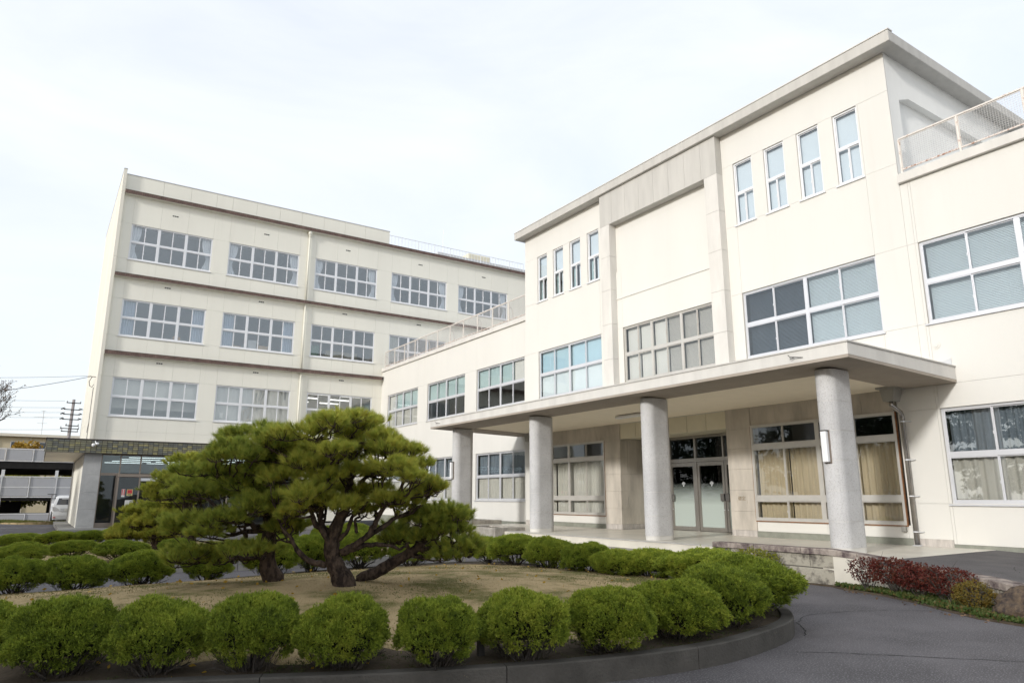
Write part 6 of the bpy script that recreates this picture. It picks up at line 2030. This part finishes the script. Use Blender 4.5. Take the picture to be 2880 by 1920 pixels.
for i, (x, y, w_, h_) in enumerate([(5.2, 18.5, 1.1, 0.8), (6.4, 18.2, 1.1, 0.8), (7.4, 19.0, 1.0, 0.8)]):
    shrub(x, y, 0.21, w_, h_, i, i * 1.2, 'far juniper glimpsed under the largest pine, %s from the left' % ORD[i], 'far junipers under the pine')


# ------------------------------------------------------------------ loose twiggy bushes
def bush(name, loc, w_, h_, label, cat_, leafm, barkm, seed, nl=2200, leaf=0.03, lw=0.010, bare=False, stems=9, group=None, zlow=0.25):
    rng = np.random.default_rng(seed)
    rr = random.Random(seed)
    o = thing(name, loc, label, cat_, group)
    mb = MB()
    tips = []
    for k in range(stems):
        an = 2 * math.pi * k / stems + rr.uniform(-0.3, 0.3)
        r1 = w_ * 0.5 * rr.uniform(0.25, 0.85)
        a = Vector((loc[0] + rr.uniform(-.05, .05), loc[1] + rr.uniform(-.05, .05), loc[2] - 0.03))
        b = Vector((loc[0] + math.cos(an) * r1, loc[1] + math.sin(an) * r1, loc[2] + h_ * rr.uniform(0.6, 0.95)))
        m_ = a.lerp(b, 0.45) + Vector((rr.uniform(-.06, .06), rr.uniform(-.06, .06), -0.02))
        mb.tube([a, m_, b], [0.011, 0.007, 0.003], 5, cap=False)
        for q in range(14 if bare else 7):
            t_ = m_.lerp(b, rr.uniform(0, 1)) if rr.random() < 0.8 else a.lerp(m_, rr.uniform(0.4, 1))
            e = t_ + Vector((math.cos(an + rr.uniform(-1.3, 1.3)), math.sin(an + rr.uniform(-1.3, 1.3)), rr.uniform(0.2, 1.3))) * (0.13 * w_ * rr.uniform(0.6, 1.3))
            mb.tube([t_, t_.lerp(e, 0.5) + Vector((0, 0, -0.01)), e], [0.004, 0.003, 0.0015], 4, cap=False)
            tips.append((t_, e))
            if bare:
                for _ in range(3):
                    e2 = e + Vector((rr.uniform(-1, 1), rr.uniform(-1, 1), rr.uniform(-0.1, 1))) * 0.07 * w_
                    mb.tube([e, e2], [0.002, 0.001], 4, cap=False)
    mb.build('stems', MATS[barkm], o, smooth=True)
    if not bare:
        d = nrm_rows(rng.normal(0, 1, (nl, 3)))
        rad = rng.uniform(0.45, 1.0, (nl, 1)) ** 0.5
        P = d * rad * np.array([w_ / 2, w_ / 2, h_ * (1 - zlow) / 2]) * (1 + 0.18 * noise3(d * 2.2, seed))[:, None]
        P += np.array([loc[0], loc[1], loc[2] + h_ * (zlow + (1 - zlow) / 2)])
        cl = noise3((P - np.array(loc)) * 9, seed + 3)
        P = P[(cl > -0.35) & (P[:, 2] > loc[2] + 0.03)]
        D = nrm_rows(rng.normal(0, 0.6, P.shape) + np.array([0, 0, 0.7]))
        V, F = blades(P, D, 4, leaf, lw, 0.7, rng, two=True)
        link('leaves', tri_mesh('leaves', V, F), MATS[leafm], o)
    return o


bush('red_bush', (12.05, 7.15, 0.02), 0.60, 0.58, 'small brownish-red bush at the left end of the red row, wall behind', 'bush', 'red_leaf', 'bark_grey', 31, nl=520, group='red bushes before the block wall')
bush('red_bush', (11.98, 6.62, 0.02), 0.82, 0.60, 'dark red bush, second from the left before the block wall', 'bush', 'red_leaf', 'bark_grey', 32, nl=1250, group='red bushes before the block wall')
bush('red_bush', (11.80, 6.15, 0.02), 0.78, 0.54, 'dense crimson bush in the middle of the red row', 'bush', 'red_leaf', 'bark_grey', 33, nl=1200, group='red bushes before the block wall')
bush('red_bush', (11.62, 5.62, 0.02), 0.88, 0.55, 'dark red bush at the right end of the red row', 'bush', 'red_leaf', 'bark_grey', 34, nl=1250, group='red bushes before the block wall')
bush('ochre_bush', (11.22, 5.10, 0.02), 0.55, 0.42, 'rounded yellow-brown bush beside the boulder', 'bush', 'ochre_leaf', 'bark_grey', 35, nl=1900, leaf=0.02, lw=0.007, zlow=0.08)
bush('azalea_bush', (11.9, 10.25, 0.0), 0.75, 0.55, 'brownish low azalea before the left end of the block wall', 'bush', 'ochre_leaf', 'bark_grey', 36, nl=1600, leaf=0.022, lw=0.008, zlow=0.1)
bush('azalea_bush', (11.85, 9.3, 0.0), 1.05, 0.62, 'lime-green low azalea in front of the block wall', 'bush', 'lime_leaf', 'bark_grey', 37, nl=2600, leaf=0.024, lw=0.009, zlow=0.1)
bush('bare_bush', (14.3, 25.3, 0.64), 0.95, 0.80, 'leafless straw-brown bush in the planter by the far column', 'bush', None, 'bark_pale', 38, bare=True, stems=22)

# ground cover and dead leaves along the wall bed
bedp = [(12.3, 8.6), (12.25, 7.9), (12.05, 7.6), (11.85, 6.75), (11.45, 6.0), (11.05, 5.4), (10.72, 4.85), (10.6, 4.3), (10.3, 3.4), (10.7, 3.4), (11.2, 4.3), (11.5, 4.85), (11.9, 5.5), (12.33, 6.5), (12.42, 7.5), (12.34, 8.6)]
struct(MB().prism(bedp, 0.0, 0.03).build('soil_bed', MATS['ground_soil']))
rng = np.random.default_rng(5)
P = []
while len(P) < 2600:
    x, y = rng.uniform(10.2, 12.4), rng.uniform(3.4, 7.9)
    if in_poly(x, y, bedp): P.append((x, y, 0.03 + rng.uniform(0, 0.03)))
P = np.array(P)
V, F = blades(P, np.tile(np.array([[0, 0, 1.0]]), (len(P), 1)), 4, 0.06, 0.016, 0.9, rng, two=True)
tag(link('ground_cover', tri_mesh('ground_cover', V, F), MATS['cover_leaf']), 'mixed low green ground cover under the red bushes', 'ground cover', kind='stuff')

# dry lawn blades on the island
P = []
while len(P) < 30000:
    x, y = rng.uniform(-2.5, 9.6), rng.uniform(5.2, 13.8)
    if in_poly(x, y, ISLP): P.append((x, y, ground_z(x, y) - 0.004))
P = np.array(P)
V, F = blades(P, np.tile(np.array([[0, 0, 1.0]]), (len(P), 1)), 3, 0.026, 0.0035, 0.75, rng)
tag(link('dry_grass', tri_mesh('dry_grass', V, F), MATS['dry_blade']), 'short straw-coloured winter lawn on the island', 'grass', kind='stuff')
# moss tufts in patches over the lawn
P = []
while len(P) < 5200:
    x, y = rng.uniform(-2.0, 9.3), rng.uniform(6.0, 13.3)
    v = math.sin(x * 1.9 + 1.3 * math.sin(y * 1.1)) + math.sin(y * 2.3 + 0.8 * math.sin(x * 1.7)) + rng.normal(0, 0.35)
    if v > 0.75 and in_poly(x, y, ISLP): P.append((x, y, ground_z(x, y) - 0.002))
P = np.array(P)
V, F = blades(P, np.tile(np.array([[0, 0, 1.0]]), (len(P), 1)), 5, 0.02, 0.006, 1.0, rng)
tag(link('moss', tri_mesh('moss', V, F), MATS['verge_grass']), 'olive moss patches spread through the dry lawn', 'moss', kind='stuff')
# moss and weeds near the kerb
P = []
while len(P) < 3800:
    i = rng.integers(0, len(ISL)); p = ISL[i]
    if p.x < -2 or p.y > 9: continue
    d = Vector((IC[0] - p.x, IC[1] - p.y)).normalized() * rng.uniform(0.16, 1.0)
    x, y = p.x + d.x + rng.normal(0, 0.05), p.y + d.y
    if math.sin(x * 3.3) + math.sin(y * 4.1 + x) < -0.2: continue
    P.append((x, y, ground_z(x, y) + 0.02))
P = np.array(P)
V, F = blades(P, np.tile(np.array([[0, 0, 1.0]]), (len(P), 1)), 5, 0.035, 0.006, 0.9, rng)
tag(link('weeds', tri_mesh('weeds', V, F), MATS['cover_leaf']), 'scattered moss and weeds under the front row of shrubs', 'weeds', kind='stuff')
# fallen leaves
P = []
while len(P) < 260:
    x, y = rng.uniform(-1, 9.4), rng.uniform(5.2, 13)
    if in_poly(x, y, ISLP): P.append((x, y, ground_z(x, y) + 0.03))
P = np.array(P)
V, F = blades(P, nrm_rows(rng.normal(0, 1, P.shape) * np.array([1, 1, 0.25])), 1, 0.06, 0.018, 0.1, rng, two=True)
tag(link('fallen_leaves', tri_mesh('fallen_leaves', V, F), MATS['autumn']), 'scattered brown fallen leaves on the lawn and soil', 'leaves', kind='stuff')
P = []
while len(P) < 42:
    k = rng.integers(0, 3)
    if k == 0:
        i = rng.integers(0, len(ISL)); p = ISL[i]; d = Vector((IC[0] - p.x, IC[1] - p.y)).normalized() * -rng.uniform(0.02, 0.25) * rng.uniform(0.2, 1)
        x, y = p.x + d.x, p.y + d.y
    else:
        t_ = rng.uniform(0, 1); x, y = 12.0 - 1.4 * t_ - rng.uniform(0, 0.5) ** 2, 7.6 - 2.9 * t_ - rng.uniform(0, 0.3)
    P.append((x, y, 0.012))
P = np.array(P)
V, F = blades(P, nrm_rows(rng.normal(0, 1, P.shape) * np.array([1, 1, 0.2])), 1, 0.05, 0.015, 0.1, rng, two=True)
tag(link('fallen_leaves', tri_mesh('fallen_leaves', V, F), MATS['seed_leaf']), 'dead leaves lying along the kerb and the edge of the drive', 'leaves', kind='stuff')
# verge grass by the van
P = []
while len(P) < 3500:
    x, y = rng.uniform(-6, 3.4), rng.uniform(51.1, 56.8)
    if in_poly(x, y, VERGE): P.append((x, y, 0.08))
P = np.array(P)
V, F = blades(P, np.tile(np.array([[0, 0, 1.0]]), (len(P), 1)), 5, 0.16, 0.02, 0.6, rng)
tag(link('verge_grass', tri_mesh('verge_grass', V, F), MATS['verge_grass']), 'green grass strip in front of the parking deck', 'grass', kind='stuff')

# boulder
rk = MB()
nu, nv = 72, 40
dd = []
for j in range(nv + 1):
    ph = math.pi * j / nv
    for i in range(nu):
        a = 2 * math.pi * i / nu
        dd.append((math.cos(a) * math.sin(ph), math.sin(a) * math.sin(ph), math.cos(ph)))
dd = np.array(dd)
sc_ = 1 + 0.13 * noise3(dd * 1.1, 3) + 0.10 * np.abs(noise3(dd * 2.3, 4)) + 0.05 * noise3(dd * 5.1, 5) + 0.028 * noise3(dd * 11.0, 6) + 0.012 * noise3(dd * 23.0, 7)
vs = [(11.2 + d[0] * 0.45 * k, 4.12 + d[1] * 0.68 * k, 0.14 + max(d[2], -0.5) * 0.33 * k * (1 - 0.25 * d[1])) for d, k in zip(dd, sc_)]
fs = []
for j in range(nv):
    for i in range(nu):
        fs.append((j * nu + i, (j + 1) * nu + i, (j + 1) * nu + (i + 1) % nu, j * nu + (i + 1) % nu))
tag(rk.pts(vs, fs).build('boulder', MATS['rock'], smooth=True), 'large brown weathered boulder at the right end of the block wall', 'boulder')

# small wooden stake in the soil
tag(MB().box(3.49, 3.55, 5.80, 5.84, 0.18, 0.38).build('stake', MATS['dark_metal']), 'short dark wooden stake between two front-row shrubs', 'stake')


# ------------------------------------------------------------------ trees
def leafy_mesh(seed, n, rx, rz, zc, leaf, lw, per, layers=0):
    rng = np.random.default_rng(seed)
    d = nrm_rows(rng.normal(0, 1, (n, 3)))
    rad = rng.uniform(0.25, 1.0, (n, 1)) ** 0.45
    P = d * rad * np.array([rx, rx, rz]) * (1 + 0.3 * noise3(d * 2.6, seed))[:, None]
    if layers:
        ph = np.sin(P[:, 2] * layers + 3 * noise3(d * 1.5, seed + 2))
        P = P[ph > -0.35]
    cl = noise3(P * (2.2 / max(rx, 0.1) * 1.6), seed + 3)
    P = P[cl > -0.3] + np.array([0, 0, zc])
    D = nrm_rows(rng.normal(0, 0.6, P.shape) + np.array([0, 0, 0.3]))
    return tri_mesh('crown', *blades(P, D, per, leaf, lw, 0.8, rng, two=True))


def simple_tree(loc, label, cat_, crown, trunk, leafm, barkm, rot=0, sc=1, group=None, name='evergreen_tree'):
    o = bpy.data.objects.new(name, None)
    COL.objects.link(o)
    o.location = loc; o.rotation_euler = (0, 0, rot); o.scale = (sc, sc, sc)
    tag(o, label, cat_, group)
    for nm, me, m_ in (('crown', crown, leafm), ('trunk', trunk, barkm)):
        if me is None: continue
        if not me.materials: me.materials.append(MATS[m_])
        c = bpy.data.objects.new(nm, me); COL.objects.link(c); c.parent = o
    return o


def trunk_mesh(h, r, seed, nb=14, spread=1.6):
    rr = random.Random(seed)
    mb = MB().tube([(0, 0, -0.1), (0.05, 0.02, h * 0.4), (-0.05, 0.06, h * 0.75), (0, 0, h)], [r, r * 0.8, r * 0.5, r * 0.12], 9)
    for k in range(nb):
        z = h * rr.uniform(0.25, 0.9)
        an = rr.uniform(0, 6.28)
        l = spread * (1.1 - z / h) + 0.4
        mb.tube([(0, 0, z), (math.cos(an) * l * 0.5, math.sin(an) * l * 0.5, z + 0.15), (math.cos(an) * l, math.sin(an) * l, z + 0.35)], [r * 0.3, r * 0.2, 0.01], 5)
    me = bpy.data.meshes.new('trunk'); me.from_pydata(mb.v, [], mb.f)
    return me


ev1 = leafy_mesh(61, 5200, 2.7, 3.9, 5.0, 0.26, 0.06, 4, layers=4.5)
ev2 = leafy_mesh(62, 5200, 3.1, 3.3, 4.7, 0.24, 0.07, 4)
et1 = trunk_mesh(8.6, 0.24, 5, 20, 2.4)
et2 = trunk_mesh(7.6, 0.26, 6, 20, 2.6)
EVY = [(-13.4, 0.5), (-12.2, 5.2), (-13.2, 9.4), (-12.4, 13.6), (-13.8, 19), (-12.6, 25.5), (-13.6, 32), (-12.8, 39), (-13.5, 46)]  # unseen row: nearer trees added to shade lawn and shrubs, farther ones mirrored
for i, (x, y) in enumerate(EVY):
    simple_tree((x, y, 0), 'dark evergreen of the row left of the view, farther ones reflected in the porch windows, nearer ones added for shade', 'tree', (ev1, ev2)[i % 2], (et1, et2)[i % 2], 'evergreen', 'bark_grey', rot=i * 1.3, sc=1.0 + 0.06 * math.sin(i * 2.3), group='evergreens reflected in the windows')

# autumn tree behind the parking deck, shrubs seen under the deck
au = leafy_mesh(71, 2600, 1.6, 1.35, 5.6, 0.22, 0.08, 4)
simple_tree((-1.45, 86, 0), 'golden autumn tree in front of the distant tan building', 'tree', au, trunk_mesh(6.5, 0.2, 8, 10, 1.0), 'autumn', 'bark_grey', name='autumn_tree')
hd_ = leafy_mesh(72, 2600, 2.6, 1.5, 2.2, 0.25, 0.09, 4)
for i, (x, y) in enumerate([(-5.5, 79), (-1.2, 78.5), (3.2, 79)]):
    simple_tree((x, y, 0), ['dark hedge tree glimpsed under the deck at far left', 'dark hedge tree glimpsed under the middle of the deck', 'dark hedge tree glimpsed under the deck beside the entrance canopy'][i], 'tree', hd_, trunk_mesh(3.4, 0.15, 9, 8, 1.0) if i == 0 else bpy.data.meshes['trunk'], 'lime_leaf' if i == 0 else 'lime_leaf', 'bark_grey', rot=i, name='hedge_tree')

# bare seed-hung tree at the left edge
def bare_tree(loc, h, spread, seed, label, leaves=True):
    rr = random.Random(seed)
    o = thing('bare_tree', loc, label, 'tree')
    L = Vector(loc)
    mb = MB()
    tips = []
    mb.tube([L + Vector((0, 0, -0.1)), L + Vector((0.1, 0, h * 0.25)), L + Vector((0, 0.1, h * 0.5))], [0.22, 0.17, 0.12], 8)

    def grow(a, d, ln, r, lev):
        b = a + d * ln
        m_ = a.lerp(b, 0.5) + Vector((rr.uniform(-1, 1), rr.uniform(-1, 1), rr.uniform(-1, 1))) * ln * 0.06
        mb.tube([a, m_, b], [r, r * 0.8, r * 0.6], 5 if lev < 2 else 3, cap=False)
        if lev >= 4:
            tips.append(b); return
        for k in range(4 if lev < 2 else 3):
            nd = (d + Vector((rr.uniform(-1, 1), rr.uniform(-1, 1), rr.uniform(-0.35, 0.75))) * 0.75).normalized()
            grow(a.lerp(b, rr.uniform(0.45, 1.0)), nd, ln * rr.uniform(0.6, 0.8), r * 0.55, lev + 1)
    for k in range(6):
        an = k * 1.05 + rr.uniform(-.3, .3)
        grow(L + Vector((0, 0, h * rr.uniform(0.3, 0.5))), Vector((math.cos(an) * 0.8, math.sin(an) * 0.8, 0.75)).normalized(), spread, 0.07, 0)
    mb.build('branches', MATS['bark_grey'], o, smooth=True)
    if leaves:
        P = np.array([tuple(t_) for t_ in tips])
        rg = np.random.default_rng(seed)
        V, F = blades(P, np.tile(np.array([[0, 0, -0.4]]), (len(P), 1)), 2, 0.10, 0.022, 0.7, rg, two=True)
        link('leaves', tri_mesh('leaves', V, F), MATS['seed_leaf'], o)
    return o


bare_tree((-3.75, 50, 0), 12.2, 1.55, 81, 'bare tree with hanging dry pods at the left edge of the view')
